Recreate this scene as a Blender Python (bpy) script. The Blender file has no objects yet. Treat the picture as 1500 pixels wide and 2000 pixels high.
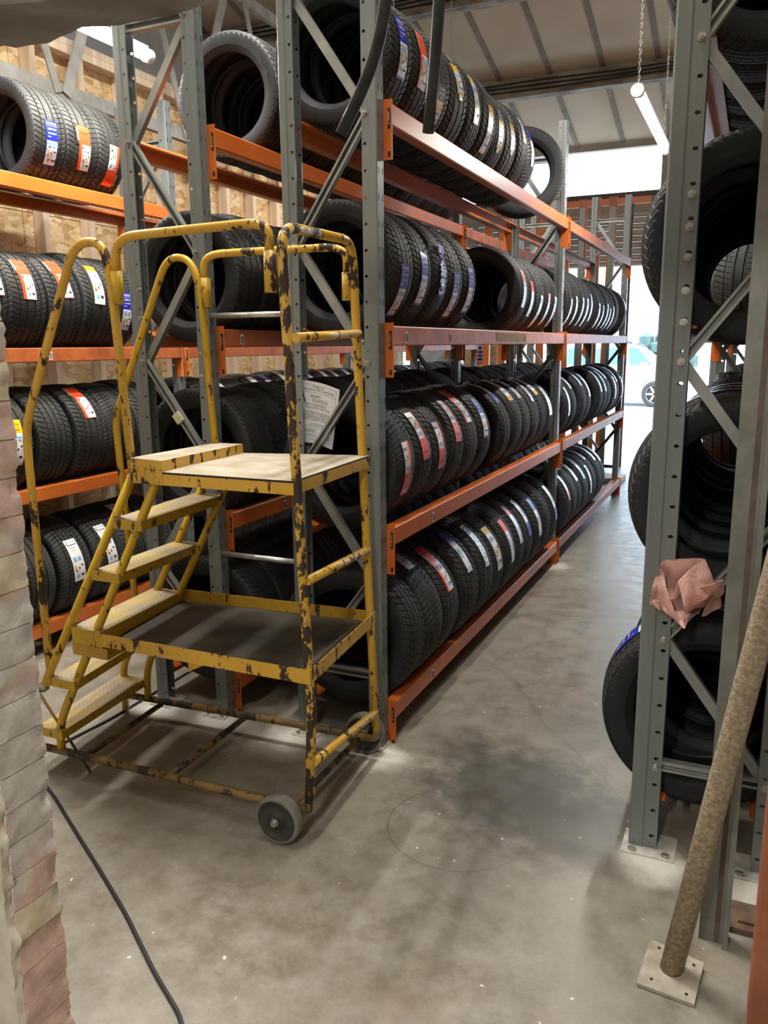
import bpy, math, random
from mathutils import Vector, Matrix, noise
random.seed(7)
PI = math.pi
SC = bpy.context.scene
COL = SC.collection

# ------------------------------------------------------------------ camera, world, sun, exposure
cam_d = bpy.data.cameras.new('camera')
cam = bpy.data.objects.new('camera', cam_d); COL.objects.link(cam)
cam_d.sensor_fit = 'VERTICAL'; cam_d.sensor_height = 36.0; cam_d.lens = 36.0 * 1586.0 / 2000.0
cam_d.clip_start = 0.02; cam_d.clip_end = 200
vy = Vector((730.0, 333.0, -1586.0)).normalized()
vz = -Vector((68.0, -7700.0, -1586.0)).normalized()
vz = (vz - vy * vz.dot(vy)).normalized()
vx = vy.cross(vz)
cam.matrix_world = Matrix.Translation((0, 0, 1.6)) @ Matrix((vx, vy, vz)).to_4x4()
SC.camera = cam

w = bpy.data.worlds.new('sky'); SC.world = w; w.use_nodes = True
w.node_tree.nodes['Background'].inputs[0].default_value = (0.62, 0.80, 1.0, 1)
w.node_tree.nodes['Background'].inputs[1].default_value = 4.2
sun_d = bpy.data.lights.new('sun', 'SUN'); sun_d.energy = 3.0; sun_d.angle = 0.02; sun_d.color = (1, .96, .9)
sun = bpy.data.objects.new('sun', sun_d); COL.objects.link(sun)
sun.rotation_euler = (math.radians(38), 0, math.radians(-12))
SC.view_settings.view_transform = 'Standard'; SC.view_settings.look = 'None'
SC.view_settings.gamma = 1.0; SC.view_settings.use_curve_mapping = False
SC.view_settings.exposure = 0.35
TUBE_W = 44.0

# ------------------------------------------------------------------ materials
def nm(name):
    m = bpy.data.materials.new(name); m.use_nodes = True
    nt = m.node_tree; b = nt.nodes['Principled BSDF']
    return m, nt, b
def pos(nt, scale=(1, 1, 1), obj=False):
    if obj:
        g = nt.nodes.new('ShaderNodeTexCoord'); o = g.outputs['Object']
    else:
        g = nt.nodes.new('ShaderNodeNewGeometry'); o = g.outputs['Position']
    mp = nt.nodes.new('ShaderNodeMapping'); mp.inputs['Scale'].default_value = scale
    nt.links.new(o, mp.inputs[0]); return mp.outputs[0]
def noi(nt, vec, scale, detail=4, rough=.55, dist=0):
    n = nt.nodes.new('ShaderNodeTexNoise'); n.inputs['Scale'].default_value = scale
    n.inputs['Detail'].default_value = detail; n.inputs['Roughness'].default_value = rough
    n.inputs['Distortion'].default_value = dist
    nt.links.new(vec, n.inputs['Vector']); return n.outputs['Fac']
def ramp(nt, fac, stops):
    r = nt.nodes.new('ShaderNodeValToRGB'); e = r.color_ramp.elements
    e[0].position = stops[0][0]; e[0].color = (*stops[0][1], 1)
    e[1].position = stops[1][0]; e[1].color = (*stops[1][1], 1)
    for p, c in stops[2:]:
        x = e.new(p); x.color = (*c, 1)
    nt.links.new(fac, r.inputs[0]); return r.outputs[0]
def mix(nt, f, a, b):
    m = nt.nodes.new('ShaderNodeMix'); m.data_type = 'RGBA'
    for s, v in ((0, f), (6, a), (7, b)):
        if isinstance(v, (int, float)): m.inputs[s].default_value = v
        elif isinstance(v, tuple): m.inputs[s].default_value = (*v, 1)
        else: nt.links.new(v, m.inputs[s])
    return m.outputs[2]
def bump(nt, b, h, strength=.3, dist=.01):
    n = nt.nodes.new('ShaderNodeBump'); n.inputs['Strength'].default_value = strength
    n.inputs['Distance'].default_value = dist
    nt.links.new(h, n.inputs['Height']); nt.links.new(n.outputs[0], b.inputs['Normal'])
def flat(name, c, rough=.5, metal=0, emit=None, es=0):
    m, nt, b = nm(name)
    b.inputs['Base Color'].default_value = (*c, 1); b.inputs['Roughness'].default_value = rough
    b.inputs['Metallic'].default_value = metal
    if emit:
        b.inputs['Emission Color'].default_value = (*emit, 1); b.inputs['Emission Strength'].default_value = es
    return m
def mottled(name, c1, c2, scale, rough=.5, metal=0, bmp=.1, lo=.35, hi=.65, obj=False, sc=(1, 1, 1), detail=6):
    m, nt, b = nm(name); v = pos(nt, sc, obj)
    f = noi(nt, v, scale, detail)
    nt.links.new(ramp(nt, f, [(lo, c1), (hi, c2)]), b.inputs['Base Color'])
    b.inputs['Roughness'].default_value = rough; b.inputs['Metallic'].default_value = metal
    if bmp: bump(nt, b, f, bmp, .01)
    return m
def chipped(name, base, base2, under, spot, thr=.56, sc=14.0, blue=True):
    m, nt, b = nm(name); v = pos(nt, (1, 1, .5))
    f1 = noi(nt, v, 5.0, 4); c = ramp(nt, f1, [(.35, base), (.7, base2)])
    f2 = noi(nt, v, sc, 8, .68, .3); msk = ramp(nt, f2, [(thr, (0, 0, 0)), (thr + .012, (1, 1, 1))])
    c = mix(nt, msk, c, under)
    f4 = noi(nt, v, sc * 7, 5, .6); c = mix(nt, ramp(nt, f4, [(.66, (0, 0, 0)), (.68, (1, 1, 1))]), c, under)
    if blue:
        f3 = noi(nt, v, 6.0, 6, .7); c = mix(nt, ramp(nt, f3, [(.69, (0, 0, 0)), (.70, (1, 1, 1))]), c, spot)
    nt.links.new(c, b.inputs['Base Color'])
    r = ramp(nt, f2, [(thr, (.38,) * 3), (thr + .02, (.75,) * 3)]); nt.links.new(r, b.inputs['Roughness'])
    bump(nt, b, msk, -.25, .002)
    return m

M = {}
M['rubber'] = mottled('tyre_rubber', (.009, .0105, .013), (.015, .017, .020), 9, .66, 0, .02)
M['tread'] = mottled('tyre_tread_rubber', (.012, .012, .012), (.030, .029, .026), 6, .66, 0, .05)
M['steel'] = mottled('painted_grey_blue_steel', (.155, .178, .18), (.215, .24, .238), 5, .38, .2, .03, sc=(1, 1, .2))
M['brace'] = mottled('grey_brace_steel', (.24, .26, .255), (.36, .375, .36), 7, .38, .45, .03)
M['zinc'] = mottled('zinc_plated_steel', (.42, .42, .40), (.6, .6, .57), 30, .35, .8, .02)
M['orange'] = mottled('orange_beam_paint', (.56, .125, .018), (.66, .17, .03), 3.5, .36, 0, .02)
M['beamscuff'] = mottled('scuffed_orange_paint', (.38, .09, .03), (.60, .17, .04), 8, .45, 0, .03)
M['yellow'] = chipped('chipped_yellow_paint', (.58, .33, .03), (.66, .41, .055), (.035, .022, .014), (.02, .09, .14), .56, 18)
M['yellow_heavy'] = chipped('heavily_chipped_yellow_paint', (.58, .34, .04), (.68, .43, .075), (.04, .026, .018), (.02, .07, .11), .485, 24)
M['yellow_clean'] = chipped('yellow_paint', (.50, .31, .014), (.58, .37, .022), (.05, .03, .015), (.02, .09, .14), .60, 26, False)
M['yellow_dirty'] = chipped('grimy_yellow_paint', (.38, .22, .02), (.55, .33, .03), (.04, .026, .016), (.02, .09, .14), .60, 12, True)
M['rail_dirty'] = chipped('grimy_rail_paint', (.10, .07, .04), (.30, .18, .04), (.035, .027, .02), (.02, .09, .14), .52, 16, False)
M['black'] = flat('black_plastic', (.012, .012, .013), .5)
M['hose'] = mottled('black_hose_rubber', (.015, .015, .017), (.05, .05, .052), 25, .42, 0, .05)
M['cord'] = flat('black_cord', (.02, .02, .028), .5)
M['white'] = flat('white_print', (.8, .8, .8), .35)
M['paper'] = flat('white_paper', (.74, .76, .82), .6)
M['ink'] = flat('black_ink', (.02, .02, .025), .6)
M['blue'] = flat('blue_print', (.018, .03, .42), .3)
M['red'] = flat('orange_red_print', (.80, .085, .025), .32)
M['gold'] = flat('yellow_print', (.75, .47, .02), .32)
M['ltblue'] = flat('light_blue_print', (.25, .45, .8), .35)
M['green'] = flat('green_print', (.05, .45, .1), .4)
M['foil'] = mottled('crinkled_film', (.45, .46, .5), (.85, .85, .88), 60, .18, .35, .5)
M['pine'] = None
M['duty_plate'] = mottled('dusty_steel_plate', (.42, .40, .36), (.62, .60, .55), 30, .8, 0, .1)
M['rust'] = mottled('rusty_steel', (.10, .055, .035), (.22, .14, .095), 14, .7, .1, .15)
M['chrome'] = flat('bolt_steel', (.42, .41, .385), .34, .8)
M['tread_plate'] = None

def mk_treadplate(name, c1, c2):
    m, nt, b = nm(name); v = pos(nt)
    f = noi(nt, v, 7, 5); c = ramp(nt, f, [(.42, c1), (.62, c2)])
    w1 = nt.nodes.new('ShaderNodeTexWave'); w1.inputs['Scale'].default_value = 19; w1.bands_direction = 'X'
    mp = nt.nodes.new('ShaderNodeMapping'); mp.inputs['Rotation'].default_value = (0, 0, .8); nt.links.new(v, mp.inputs[0])
    nt.links.new(mp.outputs[0], w1.inputs[0])
    w2 = nt.nodes.new('ShaderNodeTexWave'); w2.inputs['Scale'].default_value = 19
    mp2 = nt.nodes.new('ShaderNodeMapping'); mp2.inputs['Rotation'].default_value = (0, 0, -.8); nt.links.new(v, mp2.inputs[0])
    nt.links.new(mp2.outputs[0], w2.inputs[0])
    mx = nt.nodes.new('ShaderNodeMath'); mx.operation = 'MULTIPLY'
    nt.links.new(w1.outputs['Fac'], mx.inputs[0]); nt.links.new(w2.outputs['Fac'], mx.inputs[1])
    c = mix(nt, mx.outputs[0], c, tuple(min(1, x * 1.35) for x in c1))
    nt.links.new(c, b.inputs['Base Color']); b.inputs['Roughness'].default_value = .6
    bump(nt, b, mx.outputs[0], .6, .003); return m
M['tread_plate'] = mk_treadplate('worn_chequer_plate', (.30, .245, .165), (.44, .31, .06))
M['deck'] = mottled('dusty_plywood_deck', (.28, .235, .17), (.42, .365, .28), 9, .8, 0, .05)
M['tray'] = mottled('oily_dark_tray', (.035, .032, .028), (.11, .10, .085), 4.5, .55, 0, .06)

def mk_floor():
    m, nt, b = nm('dusty_concrete_floor'); v = pos(nt)
    f1 = noi(nt, v, .9, 6, .6); f2 = noi(nt, v, 9.5, 10, .74); f3 = noi(nt, v, 60, 5, .6)
    c = ramp(nt, f1, [(.33, (.185, .155, .115)), (.5, (.240, .212, .168)), (.68, (.29, .268, .225))])
    c = mix(nt, ramp(nt, f2, [(.44, (0, 0, 0)), (.66, (.55, .55, .55))]), c, (.37, .35, .315))
    c = mix(nt, ramp(nt, f2, [(.34, (.42, .42, .42)), (.45, (0, 0, 0))]), c, (.125, .105, .085))
    f5 = noi(nt, v, 2.3, 5, .6); c = mix(nt, ramp(nt, f5, [(.56, (0, 0, 0)), (.70, (.45, .45, .45))]), c, (.30, .215, .145))
    f5b = noi(nt, v, 9, 6, .65)
    def blob(cx, cy, r0, r1, col, amt, c, sx=1.0, sy=1.0):
        vm = nt.nodes.new('ShaderNodeMapping'); vm.vector_type = 'POINT'
        vm.inputs['Location'].default_value = (-cx * sx, -cy * sy, 0); vm.inputs['Scale'].default_value = (sx, sy, 0)
        g = nt.nodes.new('ShaderNodeNewGeometry'); nt.links.new(g.outputs['Position'], vm.inputs[0])
        ln = nt.nodes.new('ShaderNodeVectorMath'); ln.operation = 'LENGTH'; nt.links.new(vm.outputs[0], ln.inputs[0])
        a = nt.nodes.new('ShaderNodeMath'); a.operation = 'MULTIPLY_ADD'; nt.links.new(f5b, a.inputs[0]); a.inputs[1].default_value = r1 * 1.1
        nt.links.new(ln.outputs['Value'], a.inputs[2])
        mr = nt.nodes.new('ShaderNodeMapRange'); mr.interpolation_type = 'SMOOTHSTEP'
        nt.links.new(a.outputs[0], mr.inputs[0]); mr.inputs[1].default_value = r0 + r1 * .55; mr.inputs[2].default_value = r1 * 1.55
        mr.inputs[3].default_value = amt; mr.inputs[4].default_value = 0
        return mix(nt, mr.outputs[0], c, col)
    c = blob(-.70, 2.66, .16, .44, (.040, .037, .033), .80, c)
    c = blob(-.95, 2.90, .02, .25, (.05, .045, .04), .5, c)
    c = blob(-.45, 2.50, .10, .34, (.045, .042, .037), .72, c)
    c = blob(-.70, 2.15, .06, .42, (.09, .08, .066), .35, c)
    c = blob(-.62, 3.25, .02, .35, (.13, .115, .095), .35, c)
    for p in ((-1.64, 2.70), (-2.02, 2.70), (-2.36, 2.70), (-1.25, 2.68), (-.17, 2.42), (.10, 2.40), (-1.25, 5.75)):
        c = blob(p[0], p[1], .03, .16, (.72, .69, .63), .95, c)
    # faint ring left by a tyre
    vm = nt.nodes.new('ShaderNodeMapping'); vm.inputs['Location'].default_value = (.80, -2.36, 0); vm.inputs['Scale'].default_value = (1, 1, 0)
    g = nt.nodes.new('ShaderNodeNewGeometry'); nt.links.new(g.outputs['Position'], vm.inputs[0])
    ln = nt.nodes.new('ShaderNodeVectorMath'); ln.operation = 'LENGTH'; nt.links.new(vm.outputs[0], ln.inputs[0])
    c = mix(nt, ramp(nt, ln.outputs['Value'], [(.236, (0, 0, 0)), (.242, (.6, .6, .6)), (.247, (0, 0, 0))]), c, (.10, .09, .08))
    # white crumbs and cracks
    c = mix(nt, ramp(nt, noi(nt, v, 38, 3, .5), [(.735, (0, 0, 0)), (.745, (1, 1, 1))]), c, (.75, .73, .68))
    vo = nt.nodes.new('ShaderNodeTexVoronoi'); vo.feature = 'DISTANCE_TO_EDGE'; vo.inputs['Scale'].default_value = .45
    vd = nt.nodes.new('ShaderNodeMix'); vd.data_type = 'VECTOR'; vd.inputs[0].default_value = .25
    nn = nt.nodes.new('ShaderNodeTexNoise'); nn.inputs['Scale'].default_value = 1.7; nn.inputs['Detail'].default_value = 6
    nt.links.new(v, nn.inputs['Vector']); nt.links.new(v, vd.inputs[4]); nt.links.new(nn.outputs['Color'], vd.inputs[5])
    nt.links.new(vd.outputs[1], vo.inputs['Vector'])
    c = mix(nt, ramp(nt, vo.outputs['Distance'], [(.0010, (.30, .30, .30)), (.0025, (0, 0, 0))]), c, (.12, .10, .08))
    nt.links.new(c, b.inputs['Base Color'])
    nt.links.new(ramp(nt, f2, [(.3, (.27,) * 3), (.7, (.52,) * 3)]), b.inputs['Roughness'])
    bump(nt, b, f3, .12, .004); return m
M['floor'] = mk_floor()

def mk_osb():
    m, nt, b = nm('oriented_strand_board'); v = pos(nt, (1, 1, 1))
    vo = nt.nodes.new('ShaderNodeTexVoronoi'); vo.inputs['Scale'].default_value = 30; vo.inputs['Randomness'].default_value = 1
    mp = nt.nodes.new('ShaderNodeMapping'); mp.inputs['Scale'].default_value = (1, .55, 1.25); mp.inputs['Rotation'].default_value = (.7, 0, 0)
    nt.links.new(v, mp.inputs[0])
    nn = nt.nodes.new('ShaderNodeTexNoise'); nn.inputs['Scale'].default_value = 9; nt.links.new(v, nn.inputs['Vector'])
    vd = nt.nodes.new('ShaderNodeMix'); vd.data_type = 'VECTOR'; vd.inputs[0].default_value = .03
    nt.links.new(mp.outputs[0], vd.inputs[4]); nt.links.new(nn.outputs['Color'], vd.inputs[5]); nt.links.new(vd.outputs[1], vo.inputs['Vector'])
    sp = nt.nodes.new('ShaderNodeSeparateColor'); nt.links.new(vo.outputs['Color'], sp.inputs[0])
    c = ramp(nt, sp.outputs[0], [(0, (.44, .27, .12)), (.35, (.60, .41, .21)), (.7, (.70, .52, .30)), (1, (.80, .64, .42))])
    f = noi(nt, v, 45, 6, .6); c = mix(nt, ramp(nt, f, [(.45, (0, 0, 0)), (.7, (.35, .35, .35))]), c, (.40, .24, .10))
    nt.links.new(c, b.inputs['Base Color']); b.inputs['Roughness'].default_value = .7
    bump(nt, b, vo.outputs['Distance'], .15, .004); return m
M['osb'] = mk_osb()
M['pine'] = mottled('sawn_pine', (.62, .47, .34), (.76, .62, .48), 8, .7, 0, .05, sc=(3, 3, .25))
M['roof'] = mottled('fibre_cement_roof', (.56, .44, .31), (.64, .52, .38), 1.6, .85, 0, .04)
M['roofjoint'] = mottled('roof_joint', (.22, .18, .14), (.30, .25, .2), 6, .85, 0, .05)
M['purlin'] = mottled('dirty_concrete_beam', (.16, .13, .105), (.46, .41, .35), 4.5, .9, 0, .2, sc=(.6, 2, 2))
M['truss'] = mottled('grey_angle_iron', (.26, .25, .23), (.36, .35, .33), 9, .6, .2, .05)
M['wall'] = mottled('grimy_painted_wall', (.40, .35, .29), (.52, .47, .40), 2.2, .85, 0, .08)
M['plaster'] = mottled('broken_grey_plaster', (.40, .36, .32), (.56, .51, .45), 5.5, .9, 0, .5)
M['plasterface'] = mottled('cream_render', (.62, .56, .45), (.84, .78, .66), 9, .9, 0, .6)
M['lintel'] = mottled('rough_concrete_lintel', (.22, .205, .19), (.40, .375, .35), 7, .9, 0, .5)
def mk_brick(name, c1, c2):
    m, nt, b = nm(name); v = pos(nt)
    f = noi(nt, v, 26, 8, .7); c = ramp(nt, f, [(.35, c1), (.65, c2)])
    g = noi(nt, v, 5.2, 3, .5, .6); c = mix(nt, ramp(nt, g, [(.47, (0, 0, 0)), (.53, (1, 1, 1))]), c, ramp(nt, f, [(.35, (.52, .475, .43)), (.65, (.68, .63, .575))]))
    h = noi(nt, v, 90, 5, .7)
    nt.links.new(c, b.inputs['Base Color']); b.inputs['Roughness'].default_value = .92; bump(nt, b, h, .35, .004); return m
M['brickA'] = mk_brick('sawn_pink_brick', (.58, .38, .31), (.72, .54, .46))
M['brickB'] = mottled('sawn_grey_brick', (.36, .31, .28), (.50, .45, .40), 10, .9, 0, .5)
M['brickC'] = mk_brick('sawn_sand_brick', (.64, .53, .38), (.76, .66, .51))
M['mortar'] = mottled('mortar', (.42, .38, .34), (.54, .50, .45), 16, .95, 0, .6)
M['pipe'] = mottled('lichen_rust_pipe', (.25, .19, .12), (.42, .355, .25), 95, .9, 0, .5, .36, .64, detail=10)
M['pipeplate'] = mottled('dusty_rust_plate', (.33, .29, .23), (.50, .46, .39), 22, .9, 0, .3)
M['column'] = mottled('grey_channel_steel', (.19, .195, .18), (.28, .28, .26), 12, .45, .4, .05)
M['columnrust'] = mottled('brown_primer_steel', (.10, .07, .055), (.16, .12, .10), 20, .6, .1, .05)
M['dullorange'] = mottled('dull_brown_orange_paint', (.26, .085, .04), (.40, .14, .06), 7, .55, 0, .05)
M['shutter'] = flat('shutter_steel', (.50, .46, .40), .45, .3)
M['apron'] = mottled('pale_concrete_apron', (.60, .60, .58), (.72, .72, .70), 2, .8, 0, .03)
M['carwhite'] = flat('white_car_paint', (.78, .80, .82), .25)
M['carglass'] = flat('tinted_car_glass', (.10, .26, .28), .08)
M['cartyre'] = flat('car_tyre', (.05, .05, .05), .7)
M['alloy'] = flat('alloy_wheel', (.5, .52, .55), .35, .6)
M['leaf'] = mottled('dark_leaves', (.05, .09, .08), (.12, .18, .16), 5, .7, 0, .3)
M['tubeglow'] = flat('lit_tube', (.9, .9, .85), .4, 0, (1.0, .97, .86), 14)
M['fitting'] = flat('white_light_fitting', (.7, .72, .72), .4)
M['panelwhite'] = flat('pale_blue_board', (.62, .66, .72), .5)
def mk_rag():
    m, nt, b = nm('pink_checked_cloth'); v = pos(nt, (1, 1, 1), True)
    ch = nt.nodes.new('ShaderNodeTexChecker'); ch.inputs['Scale'].default_value = 330
    ch.inputs[1].default_value = (.60, .36, .31, 1); ch.inputs[2].default_value = (.40, .20, .18, 1)
    nt.links.new(v, ch.inputs[0]); nt.links.new(ch.outputs[0], b.inputs['Base Color']); b.inputs['Roughness'].default_value = .9
    return m
M['rag'] = mk_rag()

# ------------------------------------------------------------------ mesh helpers
class MB:
    def __init__(s): s.v = []; s.f = []; s.m = []; s.s = []; s.mats = []
    def mi(s, m):
        if m not in s.mats: s.mats.append(m)
        return s.mats.index(m)
    def face(s, idx, m, sm=False): s.f.append(idx); s.m.append(s.mi(m)); s.s.append(sm)
    def add(s, vs): b = len(s.v); s.v.extend([tuple(p) for p in vs]); return b
    def box(s, a, c, m, bev=0.0):
        x0, y0, z0 = a; x1, y1, z1 = c
        if bev <= 0:
            b = s.add([(x0, y0, z0), (x1, y0, z0), (x1, y1, z0), (x0, y1, z0), (x0, y0, z1), (x1, y0, z1), (x1, y1, z1), (x0, y1, z1)])
            for q in ((0, 3, 2, 1), (4, 5, 6, 7), (0, 1, 5, 4), (1, 2, 6, 5), (2, 3, 7, 6), (3, 0, 4, 7)):
                s.face([b + i for i in q], m)
            return
        e = bev
        rings = []
        for z, k in ((z0, e), (z0 + e, 0), (z1 - e, 0), (z1, e)):
            o = e if k else 0
            xa, xb, ya, yb = x0 + o, x1 - o, y0 + o, y1 - o
            c_ = e
            rings.append(s.add([(xa + c_, ya, z), (xb - c_, ya, z), (xb, ya + c_, z), (xb, yb - c_, z), (xb - c_, yb, z), (xa + c_, yb, z), (xa, yb - c_, z), (xa, ya + c_, z)]))
        s.face([rings[0] + i for i in range(7, -1, -1)], m)
        s.face([rings[3] + i for i in range(8)], m)
        for r in range(3):
            for i in range(8):
                j = (i + 1) % 8
                s.face([rings[r] + i, rings[r] + j, rings[r + 1] + j, rings[r + 1] + i], m)
    def hexa(s, p, m):  # 8 points: bottom 4 ccw then top 4
        b = s.add(p)
        for q in ((0, 3, 2, 1), (4, 5, 6, 7), (0, 1, 5, 4), (1, 2, 6, 5), (2, 3, 7, 6), (3, 0, 4, 7)):
            s.face([b + i for i in q], m)
    def slab(s, q, th, m, mtop=None):  # quad near-left, near-right, far-right, far-left, extruded down
        lo = [(p[0], p[1], p[2] - th) for p in q]
        b = s.add(lo + list(q))
        s.face([b + i for i in (3, 2, 1, 0)], m); s.face([b + 4, b + 5, b + 6, b + 7], mtop or m)
        for i in range(4):
            j = (i + 1) % 4; s.face([b + i, b + j, b + 4 + j, b + 4 + i], m)
    def tube(s, pts, r, m, n=12, cap=True, fil=0.0):
        P = [Vector(p) for p in pts]
        if fil > 0 and len(P) > 2:
            Q = [P[0]]
            for i in range(1, len(P) - 1):
                a, b_, c_ = P[i - 1], P[i], P[i + 1]
                d1 = min(fil, (a - b_).length * .48); d2 = min(fil, (c_ - b_).length * .48)
                p1 = b_ + (a - b_).normalized() * d1; p2 = b_ + (c_ - b_).normalized() * d2
                for k in range(7):
                    t = k / 6; Q.append(p1 * (1 - t) ** 2 + b_ * 2 * t * (1 - t) + p2 * t * t)
            Q.append(P[-1]); P = Q
        t0 = (P[1] - P[0]).normalized()
        up = Vector((0, 0, 1)) if abs(t0.z) < .9 else Vector((1, 0, 0))
        u = t0.cross(up).normalized(); rings = []
        for i, p in enumerate(P):
            t = (P[min(i + 1, len(P) - 1)] - P[max(i - 1, 0)]).normalized()
            u = (u - t * u.dot(t)).normalized(); v = t.cross(u)
            rr = r[i] if isinstance(r, (list, tuple)) else r
            rings.append(s.add([p + (u * math.cos(2 * PI * k / n) + v * math.sin(2 * PI * k / n)) * rr for k in range(n)]))
        for a, b_ in zip(rings, rings[1:]):
            for k in range(n):
                j = (k + 1) % n; s.face([a + k, a + j, b_ + j, b_ + k], m, True)
        if cap:
            s.face([rings[0] + k for k in range(n - 1, -1, -1)], m); s.face([rings[-1] + k for k in range(n)], m)
    def lathe(s, prof, m, n=32, axis='Y', c=(0, 0, 0), closed=True, sm=True):
        rings = []
        for k in range(n):
            a = 2 * PI * k / n
            pts = []
            for (h, r) in prof:
                if axis == 'Y': pts.append((c[0] + r * math.cos(a), c[1] + h, c[2] + r * math.sin(a)))
                else: pts.append((c[0] + r * math.cos(a), c[1] + r * math.sin(a), c[2] + h))
            rings.append(s.add(pts))
        L = len(prof)
        for k in range(n):
            a = rings[k]; b_ = rings[(k + 1) % n]
            for i in range(L if closed else L - 1):
                j = (i + 1) % L; s.face([a + i, a + j, b_ + j, b_ + i], m, sm)
    def beam(s, a, b_, w_, h_, m, up=(0, -1, 0)):
        a = Vector(a); b_ = Vector(b_); t = (b_ - a).normalized(); n_ = Vector(up); u = t.cross(n_).normalized(); n_ = u.cross(t)
        p = []
        for e in (a, b_):
            for (i, j) in ((-1, -1), (1, -1), (1, 1), (-1, 1)): p.append(e + u * i * w_ / 2 + n_ * j * h_ / 2)
        s.hexa(p, m)
    def channel(s, a, b_, w_, h_, m, up=(0, -1, 0), th=.003, inner=None):  # open C profile, opening towards 'up'
        a = Vector(a); b_ = Vector(b_); t = (b_ - a).normalized(); n_ = Vector(up); u = t.cross(n_).normalized(); n_ = u.cross(t)
        prof = [(-w_ / 2, h_ / 2), (-w_ / 2, -h_ / 2), (w_ / 2, -h_ / 2), (w_ / 2, h_ / 2), (w_ / 2 - .008, h_ / 2), (w_ / 2 - .008, h_ / 2 - th), (w_ / 2 - th, h_ / 2 - th),
                (w_ / 2 - th, -h_ / 2 + th), (-w_ / 2 + th, -h_ / 2 + th), (-w_ / 2 + th, h_ / 2 - th), (-w_ / 2 + .008, h_ / 2 - th), (-w_ / 2 + .008, h_ / 2)]
        r0 = s.add([a + u * x + n_ * y for x, y in prof]); r1 = s.add([b_ + u * x + n_ * y for x, y in prof]); L = len(prof)
        for i in range(L):
            j = (i + 1) % L; s.face([r0 + i, r0 + j, r1 + j, r1 + i], m)
        s.face([r0 + i for i in range(L - 1, -1, -1)], m); s.face([r1 + i for i in range(L)], m)
    def mesh(s, name):
        me = bpy.data.meshes.new(name); me.from_pydata(s.v, [], s.f)
        for m in s.mats: me.materials.append(M[m])
        me.polygons.foreach_set('material_index', s.m); me.polygons.foreach_set('use_smooth', s.s)
        me.update(); return me
    def obj(s, name, parent=None, loc=None):
        return put(name, s.mesh(name), parent, loc)
def put(name, me, parent=None, loc=None, rot=None, scl=None):
    o = bpy.data.objects.new(name, me); COL.objects.link(o)
    if parent is not None: o.parent = parent
    if loc: o.location = loc
    if rot: o.rotation_euler = rot
    if scl: o.scale = scl
    return o
def tag(o, label, cat, group=None):
    o['label'] = label; o['category'] = cat
    if group: o['group'] = group
    return o
def thing(name, label, cat, loc=(0, 0, 0), group=None):
    return tag(put(name, None, None, loc), label, cat, group)
def struct(o): o['kind'] = 'structure'; return o
_txt = {}
def text_mesh(s):   # triangulated glyphs, unit height, centred
    if s in _txt: return _txt[s]
    c = bpy.data.curves.new('t', 'FONT'); c.body = s; c.align_x = 'CENTER'; c.align_y = 'CENTER'; c.resolution_u = 2
    o = bpy.data.objects.new('t', c); COL.objects.link(o)
    dg = bpy.context.evaluated_depsgraph_get(); me = bpy.data.meshes.new_from_object(o.evaluated_get(dg))
    r = ([tuple(v.co) for v in me.vertices], [tuple(p.vertices) for p in me.polygons])
    bpy.data.objects.remove(o); bpy.data.curves.remove(c); bpy.data.meshes.remove(me)
    _txt[s] = r; return r
def add_text(mb, s, fn, size, mat, wide=1.0):   # fn maps (u,v) plane coordinates to a 3D point
    vs, fs = text_mesh(s)
    b = mb.add([fn(x * size * wide, y * size) for x, y, z in vs])
    for f in fs: mb.face([b + i for i in f], mat)

# ------------------------------------------------------------------ room shell
FAR = 12.75
mb = MB(); mb.box((-6.5, -3.0, -.12), (2.2, FAR, 0), 'floor'); struct(mb.obj('floor'))
mb = MB(); mb.box((-14, FAR, -.16), (14, 60, -.015), 'apron'); o = struct(mb.obj('ground_apron')); o.name = 'ground'
SL = .268
def roofz(y): return 4.42 + (FAR - y) * SL
ceil = put('ceiling', None); struct(ceil)
pw, pl = .645, 1.78
mb = MB(); dz = pl * SL
mb.hexa([(.012, .01, 0), (pw - .012, .01, 0), (pw - .012, pl - .01, -dz), (.012, pl - .01, -dz), (.012, .01, .03), (pw - .012, .01, .03), (pw - .012, pl - .01, -dz + .03), (.012, pl - .01, -dz + .03)], 'roof')
pm = mb.mesh('roof_panel')
jm = MB(); jm.hexa([(-.03, 0, -.02), (.03, 0, -.02), (.03, pl, -dz - .02), (-.03, pl, -dz - .02), (-.03, 0, .03), (.03, 0, .03), (.03, pl, -dz + .03), (-.03, pl, -dz + .03)], 'roofjoint'); jme = jm.mesh('roof_batten')
SKYLIGHT = {(-3, 3), (-4, 3), (-3, 6), (0, 6)}
for j in range(9):
    y = FAR - (j + 1) * pl
    for i in range(-5, 9):
        x = -3.26 + i * pw
        if (i, j) not in SKYLIGHT: put('roof_panel', pm, ceil, (x, y, roofz(y)))
        put('roof_batten', jme, ceil, (x, y, roofz(y)))
    mb = MB(); zz = roofz(y)
    mb.box((-6.5, y - .10, zz - .24), (2.2, y + .06, zz - .02), 'purlin')
    for k, yy in enumerate((-.115, -.118, -.116)):
        mb.tube([(x * .9 - 6.3, y + yy - .0, zz - .08 - k * .045 + .01 * math.sin(x * 2.1 + k)) for x in range(10)], .010, 'black', 6)
    mb.obj('purlin', ceil)
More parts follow.
